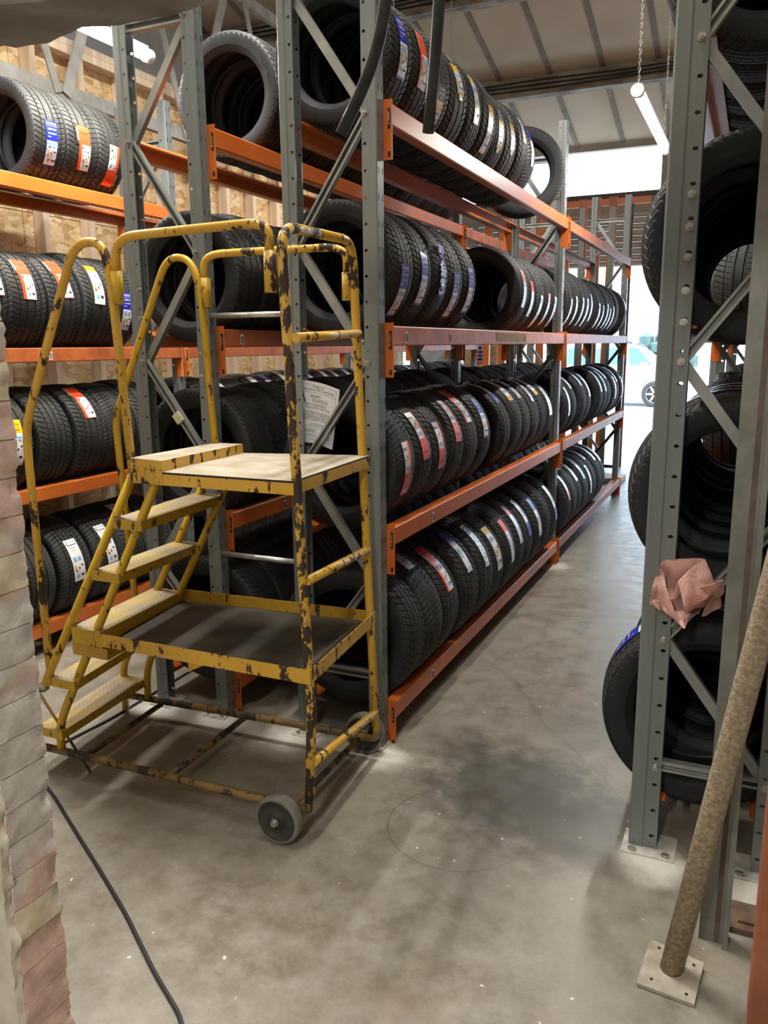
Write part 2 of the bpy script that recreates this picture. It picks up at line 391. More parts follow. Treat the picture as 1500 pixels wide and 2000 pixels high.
# side and far walls
mb = MB(); mb.box((-6.62, -3, 0), (-6.5, FAR + .1, 8.6), 'wall'); struct(mb.obj('wall_left'))
mb = MB(); mb.box((2.2, -3, 0), (2.32, FAR + .1, 8.6), 'wall'); struct(mb.obj('wall_right'))
mb = MB(); mb.box((-6.5, -3.1, 0), (2.2, -3, 8.7), 'wall'); struct(mb.obj('wall_back'))
mb = MB()
mb.box((-6.5, FAR, 4.33), (2.2, FAR + .12, 4.7), 'wall')
mb.box((-6.5, FAR, 0), (-5.4, FAR + .12, 4.33), 'wall')
mb.box((-1.42, FAR, 3.72), (-1.0, FAR + .12, 4.33), 'wall')
mb.box((1.7, FAR, 0), (2.2, FAR + .12, 4.33), 'wall')
mb.box((-5.4, FAR, 3.45), (1.7, FAR + .12, 3.72), 'wall')
struct(mb.obj('wall_far'))
mb = MB(); mb.box((-5.4, FAR - .05, 3.66), (1.7, FAR, 3.72), 'columnrust'); o = struct(mb.obj('trim_1'))
# roller shutter, raised
sh = struct(put('door_1', None))
for k in range(9):
    mb = MB(); z = 2.69 + k * .085
    mb.tube([(-5.4, FAR - .03, z + .042), (1.7, FAR - .03, z + .042)], .042, 'shutter', 8); mb.obj('slat', sh)

# board-clad stud wall along the left side
pw_ = struct(put('wall_partition', None))
ZT = 3.50
for k, (y0, y1) in enumerate([(-.9 + 1.22 * i, -.9 + 1.22 * (i + 1)) for i in range(9)]):
    for (z0, z1) in ((0, 2.44), (2.446, ZT)):
        mb = MB(); mb.box((-4.30, y0 + .003, z0), (-4.282, y1 - .003, z1), 'osb'); mb.obj('board', pw_)
y = -.8
mb = MB(); mb.box((-4.28, 0, .05), (-4.19, .048, ZT - .05), 'pine', .003); stm = mb.mesh('stud')
while y < 10:
    put('stud', stm, pw_, (0, y, 0)); y += .405
for z in (0, ZT - .05):
    mb = MB(); mb.box((-4.285, -.9, z), (-4.185, 10.05, z + .05), 'pine', .003); mb.obj('rail_timber', pw_)
mb = MB(); mb.box((-4.285, -.9, ZT), (-4.185, 10.05, ZT + .045), 'pine', .003); mb.obj('rail_timber', pw_)

# lattice roof truss beside the partition
tr = thing('lattice_truss', 'grey angle-iron lattice truss running past the timber stud wall at top left', 'truss', (0, 0, 0))
mb = MB(); mb.beam((-4.02, 1.2, 3.14), (-4.02, 10, 3.14), .085, .05, 'truss', (1, 0, 0)); mb.obj('bottom_chord', tr)
mb = MB(); mb.beam((-4.02, 1.2, 4.35), (-4.02, 10, 4.35), .08, .05, 'truss', (1, 0, 0)); mb.obj('top_chord', tr)
for i in range(8):
    y0 = 1.75 + i * 1.25 - .18
    mb = MB(); mb.beam((-3.99, y0, 3.12), (-3.99, y0 - .42, 4.37), .055, .012, 'truss', (1, 0, 0)); mb.obj('lattice_bar', tr)
    mb = MB(); mb.beam((-3.985, y0 + .06, 3.12), (-3.985, y0 + .60, 4.37), .075, .012, 'truss', (1, 0, 0)); mb.obj('lattice_bar', tr)
# truss going across in the distance
t2 = thing('lattice_truss', 'pale lattice truss crossing under the roof, seen between the tall uprights', 'truss', (0, 0, 0))
mb = MB(); mb.beam((-6.4, 7.0, 4.9), (.0, 7.0, 5.1), .07, .05, 'truss'); mb.obj('bottom_chord', t2)
mb = MB(); mb.beam((-6.4, 7.0, 5.72), (.0, 7.0, 5.72), .07, .05, 'truss'); mb.obj('top_chord', t2)
for i in range(8):
    x0 = -6.3 + i * .8
    mb = MB(); mb.beam((x0, 7.0, 4.9), (x0 + .4, 7.0, 5.72), .05, .012, 'truss'); mb.obj('lattice_bar', t2)
    mb = MB(); mb.beam((x0 + .8, 7.0, 4.9), (x0 + .4, 7.0, 5.72), .05, .012, 'truss'); mb.obj('lattice_bar', t2)

# ------------------------------------------------------------------ the broken wall opening in front
WX, WY0, WY1 = -1.315, 1.035, 1.15
wf = struct(put('wall_front', None))
def rough_block(x0, x1, z0, z1, mat, seed, y0=WY0, y1=WY1, amp=.012, nx=6, ny=8, nz=5, ends=True):
    mb = MB(); idx = {}; fcs = []; own = {}
    def vid(i, j, k):
        if (i, j, k) not in idx:
            x = x0 + (x1 - x0) * i / nx; y = y0 + (y1 - y0) * j / ny; z = z0 + (z1 - z0) * k / nz
            if i == nx and ends:
                q = Vector((x0 * 0, y, z))
                n = noise.noise(q * 16) * amp * .5 + noise.noise(q * 60 + Vector((0, seed * .0, 0))) * amp * .18
                if j >= ny - 1: n += (noise.noise(Vector((7, 0, z * 22))) + .6 * noise.noise(Vector((9, 0, z * 70)))) * amp * (1.0 if j == ny else .45)
                if j == 0: n += noise.noise(Vector((3, 0, z * 35))) * amp * .7
                x += n
            idx[(i, j, k)] = mb.add([(x, y, z)])
        return idx[(i, j, k)]
    for j in range(ny):
        for k in range(nz):
            fcs.append((vid(nx, j, k), vid(nx, j + 1, k), vid(nx, j + 1, k + 1), vid(nx, j, k + 1)))
            mb.face([vid(0, j, k), vid(0, j, k + 1), vid(0, j + 1, k + 1), vid(0, j + 1, k)], mat)
    for i in range(nx):
        for k in range(nz):
            mb.face([vid(i, 0, k), vid(i + 1, 0, k), vid(i + 1, 0, k + 1), vid(i, 0, k + 1)], mat)
            mb.face([vid(i, ny, k), vid(i, ny, k + 1), vid(i + 1, ny, k + 1), vid(i + 1, ny, k)], mat)
    for i in range(nx):
        for j in range(ny):
            mb.face([vid(i, j, 0), vid(i, j + 1, 0), vid(i + 1, j + 1, 0), vid(i + 1, j, 0)], mat)
            mb.face([vid(i, j, nz), vid(i + 1, j, nz), vid(i + 1, j + 1, nz), vid(i, j + 1, nz)], mat)
    for f in fcs:
        for q in f:
            if q not in own: own[q] = mb.add([mb.v[q]])
        mb.face([own[q] for q in f], mat, True)
    return mb
z = 0.0; k = 0
while z < 2.08:
    ln = .215 if k % 2 == 0 else .105
    jag = .007 * noise.noise(Vector((0, 0, z * 3.1)))
    rough_block(WX - ln, WX + jag, z + .0015, min(z + .0738, 2.10), 'brickA' if k % 5 else 'brickC', k * 1.7, amp=.012, nz=6).obj('brick', wf)
    z += .075; k += 1
mb = rough_block(WX - .30, WX - .0022, 0, 2.11, 'mortar', 5, WY0 + .003, WY1 - .003, .012, 3, 8, 200); mb.obj('mortar_bed', wf)
mb = rough_block(-6.5, WX - .10, 0, 2.11, 'plaster', 9, WY0 + .002, WY1 - .002, .0, 4, 2, 4, False); mb.obj('masonry', wf)
# render coat on the camera side, broken back from the edge
mb = rough_block(-6.5, WX - .002, 0, 2.11, 'plasterface', 21, WY0 - .022, WY0 - .001, .012, 4, 3, 200); mb.obj('render_coat', wf)
mb = MB(); mb.box((-6.5, WY0, 2.30), (2.2, WY1, 8.0), 'wall'); mb.obj('masonry', wf)
mb = MB(); mb.box((.62, WY0, 0), (2.2, WY1, 2.30), 'wall'); mb.obj('masonry', wf)
# rough concrete lintel
mb = MB(); idx = {}
NX, NY, NZ = 120, 8, 6
def lv(i, j, k):
    if (i, j, k) not in idx:
        x = -2.2 + 3.1 * i / NX; y = WY0 - .02 + (WY1 - WY0 + .02) * j / NY; z = 2.115 + .19 * k / NZ
        p = Vector((x, y, z))
        if k == 0: z += noise.noise(p * 9) * .012 + noise.noise(p * 35) * .006
        if j in (0, NY): y += noise.noise(p * 20) * .006
        idx[(i, j, k)] = mb.add([(x, y, z)])
    return idx[(i, j, k)]
for i in range(NX):
    for j in range(NY): mb.face([lv(i, j, 0), lv(i, j + 1, 0), lv(i + 1, j + 1, 0), lv(i + 1, j, 0)], 'lintel', True)
    for k in range(NZ):
        mb.face([lv(i, 0, k), lv(i + 1, 0, k), lv(i + 1, 0, k + 1), lv(i, 0, k + 1)], 'lintel', True)
        mb.face([lv(i, NY, k), lv(i, NY, k + 1), lv(i + 1, NY, k + 1), lv(i + 1, NY, k)], 'lintel', True)
mb.obj('lintel', wf)
# ------------------------------------------------------------------ racks
UP_H = 3.05; UD = .06   # upright height, depth along the aisle
def strip(mb, p0, ud, wdt, n, pitch, hw, hh, mat, z0=0.0, uo=.5):
    """vertical strip with a real punched hole in every cell"""
    ud = Vector(ud); p0 = Vector(p0)
    for c in range(n):
        za = z0 + c * pitch; zb = za + pitch; zm = (za + zb) / 2; um = wdt * uo
        def P(u, z): return p0 + ud * u + Vector((0, 0, z))
        outer = [(wdt, zm), (wdt, zb), (um, zb), (0, zb), (0, zm), (0, za), (um, za), (wdt, za)]
        inner = []
        for k in range(8):
            a = k * PI / 4; ca, sa = math.cos(a), math.sin(a)
            inner.append((um + hw * (ca if abs(ca) < .9 else math.copysign(1, ca)), zm + hh * (sa if abs(sa) < .9 else math.copysign(1, sa))))
        b = mb.add([P(*q) for q in outer] + [P(*q) for q in inner])
        for k in range(8):
            j = (k + 1) % 8; mb.face([b + k, b + j, b + 8 + j, b + 8 + k], mat)
def make_upright():
    """U section: web (slotted) faces +X at x=0, flanges reach back to x=-.06"""
    mb = MB(); n = 34; pt = UP_H / n
    hole = dict(n=n, pitch=pt)
    for y, s in ((0.0, 1), (UD, -1)):
        # outer flat, ridge, inner holed band
        for (xa, ya), (xb, yb) in (((0, 0), (-.004, -.003)),):
            pass
        q = [(-.004, y), (-.028, y), (-.032, y + s * .004), (-.036, y + s * .004)]
        for (xa, ya), (xb, yb) in zip(q, q[1:]):
            b = mb.add([(xa, ya, 0), (xb, yb, 0), (xb, yb, UP_H), (xa, ya, UP_H)]); mb.face([b, b + 1, b + 2, b + 3], 'steel')
        strip(mb, (-.036, y + s * .004, 0), (-1, 0, 0), .024, n, pt, .0056, .0056, 'steel')
        b = mb.add([(-.060, y + s * .004, 0), (-.060, y + s * .011, 0), (-.060, y + s * .011, UP_H), (-.060, y + s * .004, UP_H)]); mb.face([b, b + 1, b + 2, b + 3], 'steel')
        b = mb.add([(-.004, y, 0), (0, y + s * .004, 0), (0, y + s * .004, UP_H), (-.004, y, UP_H)]); mb.face([b, b + 1, b + 2, b + 3], 'steel')
    strip(mb, (0, .004, 0), (0, 1, 0), .022, n, pt, .0035, .014, 'steel')
    strip(mb, (0, UD - .026, 0), (0, 1, 0), .022, n, pt, .0035, .014, 'steel', 0)
    q = [(0, .026), (.0, UD - .026)]
    b = mb.add([(0, .026, 0), (0, UD - .026, 0), (0, UD - .026, UP_H), (0, .026, UP_H)]); mb.face([b, b + 1, b + 2, b + 3], 'steel')
    # thickness: an inner skin offset 2 mm for the web and lips at the top
    b = mb.add([(-.003, .006, 0), (-.003, .010, 0), (-.003, .010, UP_H), (-.003, .006, UP_H)]); mb.face([b, b + 1, b + 2, b + 3], 'steel')
    return mb
UPR = make_upright().mesh('upright')
mbm = make_upright(); mbm.v = [(-x, y, z) for x, y, z in mbm.v]; mbm.f = [f[::-1] for f in mbm.f]; UPL = mbm.mesh('upright')
# foot plate
mb = MB(); mb.box((-.095, -.045, 0), (.018, .09, .005), 'duty_plate')
mb.lathe([(0, 0.0001), (0, .009), (.010, .009), (.010, .0001)], 'chrome', 6, 'Z', (-.075, -.028, .005), False, False)
mb.lathe([(0, 0.0001), (0, .009), (.010, .009), (.010, .0001)], 'chrome', 6, 'Z', (-.005, -.028, .005), False, False)
FOOT = mb.mesh('foot_plate')
# bolt
mb = MB(); mb.lathe([(0, .0001), (0, .0115), (-.002, .0115), (-.002, .0001)], 'chrome', 16, 'Y', (0, 0, 0), False, False)
mb.lathe([(-.002, .0095), (-.011, .0095), (-.011, .0050), (-.009, .0048), (-.016, .0045), (-.016, .0001)], 'chrome', 6, 'Y', (0, 0, 0), False, False)
BOLT = mb.mesh('bolt')
BH = .072
def beam_mesh(L, mat):
    mb = MB()
    # box beam with an inner ledge; outer face at x=0, ledge towards -x, top at z=0
    prof = [(0, -.004), (0, -BH + .004), (-.004, -BH), (-.046, -BH), (-.050, -BH + .004), (-.050, -.030), (-.094, -.030), (-.094, -.024), (-.052, -.006), (-.046, 0), (-.004, 0)]
    r0 = mb.add([(x, 0, z) for x, z in prof]); r1 = mb.add([(x, L, z) for x, z in prof]); n = len(prof)
    for i in range(n):
        j = (i + 1) % n; mb.face([r0 + i, r0 + j, r1 + j, r1 + i], mat)
    mb.face([r0 + i for i in range(n - 1, -1, -1)], mat); mb.face([r1 + i for i in range(n)], mat)
    return mb.mesh('beam')
def conn_mesh(sgn):
    mb = MB(); y = 0
    # plate 70 mm wide across, 200 mm tall, with two dark lock slots and a locking pin
    mb.box((-.048, -.004 if sgn > 0 else 0, -.188), (.004, 0 if sgn > 0 else .004, .012), 'orange')
    yy = -.0055 if sgn > 0 else -.0015
    if sgn > 0:
        mb.box((-.012, yy, -.085), (-.002, -.004, -.018), 'black'); mb.box((-.012, yy, -.178), (-.002, -.004, -.160), 'black')
        mb.box((-.010, yy - .003, -.062), (-.005, yy, -.030), 'chrome')
        mb.lathe([(0, .0001), (-.005, .004), (-.007, .0001)], 'chrome', 8, 'Y', (-.007, yy, -.070), False)
    return mb.mesh('beam_connector')
CN0, CN1 = conn_mesh(1), conn_mesh(-1)
BM = {}
mb = MB(); mb.box((-.012, 0, -.05), (.0012, .020, -.008), 'paper')
for q in range(5): mb.box((.0012, .003 + .003 * q, -.045), (.0018, .0045 + .003 * q, -.015), 'ink')
BARCODE = mb.mesh('barcode_sticker')

def rack(label, x0, x1, ys, levels, zig, us=1.0, out=.028, skip=()):
    """x0/x1: outer web planes of the frames; ys: frame positions; levels: beam tops"""
    R = thing('tyre_rack', label, 'rack', (0, 0, 0), None)
    for fi, y in enumerate(ys):
        put('upright', UPR, R, (x1, y, 0.004), None, (us, 1, 1)); put('upright', UPL, R, (x0, y, 0.004), None, (us, 1, 1))
        put('foot_plate', FOOT, R, (x1 - .008, y, 0), None, (us, 1, 1)); f = put('foot_plate', FOOT, R, (x0 + .008, y, 0)); f.scale = (-us, 1, 1)
        xa, xb = x0 + .047 * us, x1 - .047 * us
        yb = y + UD / 2
        pts = zig
        for k in range(len(pts) - 1):
            (sa, za), (sb, zb) = pts[k], pts[k + 1]
            a = (xa if sa < 0 else xb, yb + (.006 if k % 2 else -.006), za); b = (xa if sb < 0 else xb, yb + (.006 if k % 2 else -.006), zb)
            mb = MB(); mb.channel(a, b, .030, .024, 'brace', (0, -1, 0) if k % 2 == 0 else (0, 1, 0)); mb.obj('brace', R)
        for z in (pts[0][1], pts[-1][1] if pts[-1][1] > 2.7 else None):
            if z is None: continue
            mb = MB(); mb.channel((xa, yb, z), (xb, yb, z), .034, .028, 'brace', (0, -1, 0)); mb.obj('brace', R)
        if fi == 0:
            for (s_, z) in pts:
                put('bolt', BOLT, R, (xa if s_ < 0 else xb, y + .003, z))
    for bi in range(len(ys) - 1):
        ya, yb = ys[bi] + UD + .004, ys[bi + 1] - .002
        L = yb - ya; key = (round(L, 3), bi)
        if key not in BM: BM[key] = (beam_mesh(L, 'orange'), beam_mesh(L, 'beamscuff'))
        for li, zt in enumerate(levels):
            if (bi, li) in skip: continue
            for side in (1, -1):
                m_ = BM[key][1 if bi > 0 or (li == 2 and side == 1) else 0]
                bo = put('beam', m_, R, ((x1 + out) if side > 0 else (x0 - out), ya, zt))
                if side < 0: bo.scale = (-1, 1, 1)
                put('beam_connector', CN0, bo, (0, 0, 0)); put('beam_connector', CN1, bo, (0, L, 0))
                if side > 0 and bi == 0 and li in (0, 1, 2):
                    for q in ([.42] if li < 2 else [.12, .62, 1.9]): put('barcode_sticker', BARCODE, bo, (0, q, -.012))
    return R
LV = [.175, .905, 1.668, 2.43]
zigB = [(-1, .30), (1, .70), (-1, 1.13), (1, 1.535), (-1, 1.965), (1, 2.39), (-1, 2.82)]
rb = rack('grey and orange tyre rack along the left of the open aisle, behind the yellow steps', -1.65, -1.26, [2.75, 5.80, 8.85], LV, zigB)
zigA = [(1, .30), (-1, .66), (1, 1.13), (-1, 1.54), (1, 1.965), (-1, 2.40), (1, 2.82)]
ra = rack('grey and orange tyre rack backing onto the aisle rack, second from the board wall', -2.40, -2.01, [2.75, 5.80, 8.85], LV, zigA)
LC = [.17, .89, 1.60, 2.43]
rc = rack('long tyre rack standing in front of the bare board and stud wall at far left', -3.75, -3.36, [1.22, 4.27, 7.32, 10.37], LC, zigA, skip=())
zigD = [(-1, .29), (1, .29), (-1, .712), (1, 1.13), (-1, 1.545), (1, 1.96), (-1, 2.386), (1, 2.80)]
rd = rack('grey tyre rack at the right edge with large tyres and bolted uprights', -.262, .187, [2.48, 5.53, 8.58], LV, zigD, 1.45, -.006)
for z in (1.825, 1.66, 1.745, 1.74, 1.90, 1.98): pass
for z in (1.655, 1.74, 1.83, 1.91, 1.995): put('bolt', BOLT, rd, (-.194, 2.483, z))
# spacer bars between the back to back racks
for z in (1.719, .735):
    mb = MB(); mb.tube([(-2.02, 2.772, z), (-1.64, 2.772, z)], .0115, 'zinc', 12)
    o = mb.obj('row_spacer'); tag(o, 'galvanised spacer tube joining the two middle racks, ' + ('above the platform' if z > 1 else 'below the platform'), 'spacer', None)
for z in (1.715, 1.83):
    put('bolt', BOLT, ra, (-2.335, 2.74, z))

# ------------------------------------------------------------------ tyres
def tyre_mesh(style, seed):
    rnd = random.Random(seed); mb = MB()
    R = .3; W = .1
    # columns across: (y, r, kind)  kind: t tread, g groove bottom, s sidewall
    gro = {0: (-.060, -.022, .022, .060), 1: (-.052, -.017, .017, .052), 2: (-.062, -.030, .004, .040), 3: (-.058, -.035, -.012, .012, .035, .058), 4: (-.05, 0.0, .05)}[style]
    gw = {0: .0045, 1: .005, 2: .0045, 3: .003, 4: .006}[style]
    cols = []
    def crown(y): return R - .007 * (abs(y) / .09) ** 3
    cols.append((-.100, .268, 's', 0)); cols.append((-.0985, .281, 's', 0)); cols.append((-.094, .2895, 'e', 0)); cols.append((-.088, crown(.088), 't', 0))
    last = -.088
    for g in gro:
        a, b = g - gw, g + gw
        cols += [(a, crown(a), 't', 1), (a + .0008, crown(a) - .007, 'g', 0), (b - .0008, crown(b) - .007, 'g', 0), (b, crown(b), 't', 1)]
    cols += [(.088, crown(.088), 't', 0), (.094, .2895, 'e', 0), (.0985, .281, 's', 0), (.100, .268, 's', 0)]
    side = [(.101, .250), (.097, .232), (.0965, .229), (.092, .226), (.084, .210), (.074, .202), (.066, .201), (.062, .206), (.070, .218), (.082, .240), (.084, .262), (.074, .281), (.045, .288), (0, .289)]
    inner = side + [(-y, r) for y, r in side[::-1][1:]]
    cols += [(y, r, 'i' if k > 6 and k < len(inner) - 7 else 's', 0) for k, (y, r) in enumerate(inner)]
    NP = {0: 64, 1: 58, 2: 70, 3: 76, 4: 60}[style]; fr = (0, .14, .5, .86); N = NP * 4
    ph = {0: 6, 1: -8, 2: 14, 3: 5, 4: 9}[style]
    rings = []
    for k in range(N):
        base = (k // 4 + fr[k % 4]) / NP * 2 * PI
        ring = []
        for (y, r, kd, e) in cols:
            a = base
            if kd in 'tge' and abs(y) <= .0945:
                a += ph * y * abs(y) * 1.6 * (1 if y > 0 or style in (1, 3) else -1)
                if k % 4 == 0 and kd == 't' and abs(y) > (.045 if style in (0, 2, 4) else .03): r -= .0045
                if k % 4 == 0 and kd == 'e': r -= .004
                if k % 8 == 0 and kd == 't' and abs(y) < .045 and style in (0, 4): r -= .0012
            ring.append((r * math.cos(a), y, r * math.sin(a)))
        rings.append(mb.add(ring))
    L = len(cols)
    for k in range(N):
        a = rings[k]; b = rings[(k + 1) % N]
        for i in range(L):
            j = (i + 1) % L
            tr_ = cols[i][2] in 'tge' and cols[j][2] in 'tge'
            mb.face([a + i, b + i, b + j, a + j], 'tread' if tr_ else 'rubber', not tr_)
    # raised letters low on the sidewall, both faces
    words = {0: 'LANDSAIL', 1: 'LS588  UHP', 2: '175/65 R14', 3: 'LANDSAIL', 4: '215/40 ZR17'}[style]
    for fs in (-1, 1):
        for ac in (-1.9, 1.2):
            def fn(u, v, fs=fs, ac=ac):
                rr = .246 + v; a = ac + u / .246 * (-1 if fs > 0 else 1)
                return (rr * math.cos(a), fs * (.1018 - max(0, (.246 - rr)) * .12 - max(0, rr - .250) * .06), rr * math.sin(a))
            add_text(mb, words, fn, .028, 'rubber', 1.0)
    return mb.mesh('tyre')
TY = [tyre_mesh(s, s) for s in range(5)]

def sticker_mesh(style, seed):
    rnd = random.Random(seed * 13 + 5); mb = MB(); R0 = .3024
    H = .125  # half length of the arc
    Wd = .036
    crk = {'blue': .0012, 'foil': .003, 'crumple': .006}.get(style, .0009)
    def pt(u, v, lift=0.0):
        r = R0 + lift + abs(noise.noise(Vector((u * 60 + seed, v * 45, 0)))) * crk * 1.6
        u2 = u
        if style == 'crumple':
            wv = 1 - .75 * math.exp(-((v - .055) / .025) ** 2); u2 = u * wv; r += .012 * math.exp(-((v - .10) / .03) ** 2)
        a = v / .3
        return (r * math.cos(a), u2 - .0, r * math.sin(a))
    def rect(u0, u1, v0, v1, mat, lift=0.0, nu=5):
        nv = max(1, int((v1 - v0) / .006)); nu = max(1, int((u1 - u0) / .012))
        b = mb.add([pt(u0 + (u1 - u0) * i / nu, v0 + (v1 - v0) * j / nv, lift) for j in range(nv + 1) for i in range(nu + 1)])
        for j in range(nv):
            for i in range(nu):
                a = b + j * (nu + 1) + i; mb.face([a, a + 1, a + nu + 2, a + nu + 1], mat)
    def txt(s, u, v, size, mat, wide=1.0, vert=False):
        lf = .0012 + crk * .8
        add_text(mb, s, (lambda x, y: pt(u + x, v + y, lf)) if not vert else (lambda x, y: pt(u + y, v - x, lf)), size, mat, wide)
    def panel(v0, v1, u0=-Wd, u1=Wd, base='white'):   # energy label block
        rect(u0, u1, v0, v1, base, .0003); h = v1 - v0; w_ = u1 - u0; lf = .0012 + crk
        rect(u0 + w_ * .15, u0 + w_ * .42, v1 - h * .24, v1 - h * .10, 'ltblue', lf); rect(u0 + w_ * .55, u0 + w_ * .82, v1 - h * .24, v1 - h * .10, 'ltblue', lf)
        for k, c in enumerate(('green', 'gold', 'gold', 'red')):
            rect(u0 + w_ * .12, u0 + w_ * (.20 + .05 * k), v1 - h * (.42 + .07 * k), v1 - h * (.37 + .07 * k), c, lf)
        rect(u0 + w_ * .45, u0 + w_ * .57, v1 - h * .56, v1 - h * .49, 'ink', lf); rect(u0 + w_ * .72, u0 + w_ * .84, v1 - h * .46, v1 - h * .39, 'ink', lf)
        rect(u0 + w_ * .2, u0 + w_ * .45, v1 - h * .83, v1 - h * .72, 'ltblue', lf); rect(u0 + w_ * .6, u0 + w_ * .86, v1 - h * .82, v1 - h * .75, 'ink', lf)
    if style in ('blue', 'crumple'):
        rect(-Wd, Wd, -H, H, 'blue'); panel(-H + .012, .018, -Wd + .003, Wd - .003, 'white' if style == 'blue' else 'foil')
        txt('LANDSAIL', 0, .107, .016, 'white', .85); rect(-.033, .033, .0945, .096, 'white', .0012)
        txt('LS588 UHP', 0, .078, .015, 'white', .8); txt('215/40ZR17', 0, .056, .012, 'white', .9); txt('87W', -.018, .038, .010, 'white')
    elif style == 'orange':
        rect(-Wd, Wd, -H, H, 'red'); rect(-Wd - .014, -Wd, .02, H, 'ink'); panel(-H + .002, .02, -.018, Wd)
        txt('DAVANTI', -Wd - .007, .074, .016, 'white', 1.0, True); txt('DX640', .002, .085, .017, 'ink')
    elif style == 'yellow':
        rect(-Wd, Wd, -H, H, 'gold'); panel(-H + .012, .05); txt('PIRELLI', 0, .10, .016, 'red'); txt('DX640', 0, .07, .012, 'ink')
    elif style == 'whitegold':
        panel(-H, .085); rect(-Wd, Wd, .085, H, 'gold'); txt('PIRELLI', 0, .104, .015, 'red'); rect(-.03, .012, .045, .049, 'ink', .002)
    elif style == 'black':
        rect(-Wd, Wd, .055, H, 'ink'); rect(-Wd, Wd, .015, .055, 'gold'); panel(-.085, .015); rect(-Wd, Wd, -.10, -.085, 'gold'); rect(-.02, .02, -H, -.10, 'white')
        txt('215/45', 0, .105, .015, 'white'); txt('R17 91W', 0, .086, .014, 'white'); txt('XL', 0, .068, .012, 'white')
    elif style == 'white':
        rect(-Wd, Wd, -H, H, 'white'); panel(-H, .03); rect(-.028, .028, .088, .112, 'ink', .0015); rect(-.0255, .0255, .0905, .1095, 'white', .0025)
        txt('Continental', 0, .100, .0115, 'ink', .95); txt('215/45 R17', 0, .07, .008, 'ink'); txt('91 Y XL', 0, .055, .008, 'ink')
    elif style == 'foil':
        rect(-Wd * .8, Wd * .8, -H, H, 'foil'); rect(-Wd * .8, Wd * .8, .07, .10, 'ltblue', .001)
    elif style == 'foilred':
        rect(-Wd * .8, Wd * .8, -H, .05, 'foil'); rect(-Wd * .8, Wd * .8, .05, H, 'red')
    elif style == 'foilblue':
        rect(-Wd * .8, Wd * .8, -H, .04, 'white'); rect(-Wd * .8, Wd * .8, .04, H, 'blue'); rect(-Wd * .8, Wd * .8, -H, -.09, 'foil', .001); txt('LANDSAIL', 0, .10, .012, 'white', .8)
        rect(-.02, .0, -.05, 0, 'ltblue', .002)
    elif style == 'silver':
        rect(-Wd, Wd, -H, H, 'foil'); rect(-.02, .02, .03, .06, 'ltblue', .001); txt('215/45', 0, -.03, .014, 'ink'); txt('SAILUN', 0, -.09, .016, 'white')
    return mb.mesh('sticker')
_st = {}
def sticker(style):
    if style not in _st: _st[style] = sticker_mesh(style, len(_st) + 1)
    return _st[style]
DESC = {'blue': 'blue and white sticker', 'crumple': 'crumpled blue sticker', 'orange': 'orange and white sticker', 'yellow': 'yellow and white sticker', 'whitegold': 'white sticker topped yellow',
        'black': 'black and yellow sticker', 'white': 'plain white sticker', 'foil': 'shiny pale sticker', 'foilred': 'shiny red sticker', 'foilblue': 'blue-topped pale sticker', 'silver': 'silvery sticker', None: 'no sticker'}
ORD = ['first', 'second', 'third', 'fourth', 'fifth', 'sixth', 'seventh', 'eighth', 'ninth', 'tenth', 'eleventh', 'twelfth'] + [f'{n}th' for n in range(13, 40)]
SHELF = ['bottom', 'second', 'third', 'top']
rt = random.Random(3)
def tyre(x, y, z, R, W, style, st, label, group, yaw=0.0, roll=None, flip=False, th=0, thl=48, lean=0.0, sx=1):
    o = bpy.data.objects.new('tyre', TY[style]); COL.objects.link(o)
    o.location = (x, y, z); o.rotation_mode = 'XYZ'
    s = R / .3; o.scale = (s, W / .202, s)
    spin = rt.uniform(0, 2 * PI) if roll is None else roll
    # spin about own axis first, then lean/yaw
    o.matrix_world = Matrix.Translation((x, y, z)) @ Matrix.Rotation(yaw, 4, 'Z') @ Matrix.Rotation(lean, 4, 'X') @ Matrix.Rotation(spin, 4, 'Y') @ Matrix.Diagonal((s, W / .202, s, 1))
    tag(o, label, 'tyre', group)
    if st:
        k = bpy.data.objects.new('sticker', sticker(st)); COL.objects.link(k); k.parent = o
        lm = Matrix.Rotation(-spin, 4, 'Y') @ Matrix.Rotation(-math.radians(th), 4, 'Y')
        if flip: lm = lm @ Matrix.Rotation(PI, 4, 'X')
        lm = lm @ Matrix.Rotation(rt.uniform(-.06, .06), 4, 'X') @ Matrix.Diagonal((1, 1, min(1.15, max(.8, thl / 48.)), 1) if False else (1, 1, 1, 1))
        k.matrix_local = lm
    return o
def row(name, shelf, bay, x, z, R, edges, stickers, styles, wdef=.19, start=1, yaws=(0, 0), sgn=1):
    """edges: far edge of each tyre along the rack, stickers: {index: (style, theta, flip)}"""
    prev = None
    for i, ye in enumerate(edges):
        wv = wdef if prev is None else min(max(ye - prev - .004, .15), .225)
        if prev is not None and ye - prev > .3: wv = wdef
        prev = ye
        st, th, fl = stickers.get(i + 1, (None, 0, False))
        r = R + rt.uniform(-.006, .006)
        sty = styles[i % len(styles)]
        lab = f'black tyre, {DESC[st]}, {ORD[i]} along {SHELF[shelf]} shelf, {bay} bay of {name}'
        g = f'tyres on the {SHELF[shelf]} shelf of the {name}'
        tyre(x, ye - wv / 2, z + (r - R) * 1.0, r, wv, sty, st, lab, g, yaw=math.radians(rt.uniform(*yaws)) if yaws != (0, 0) else math.radians(rt.uniform(-1.2, 1.2)), flip=fl, th=th + (180 if sgn < 0 else 0), lean=math.radians(rt.uniform(-.7, .7)))
NB = 'aisle rack'
fB = 1.036
L0 = [round(v * 1.008, 3) for v in (3.04, 3.24, 3.47, 3.76, 4.0, 4.22, 4.45, 4.67, 4.87, 5.12, 5.33, 5.53)]
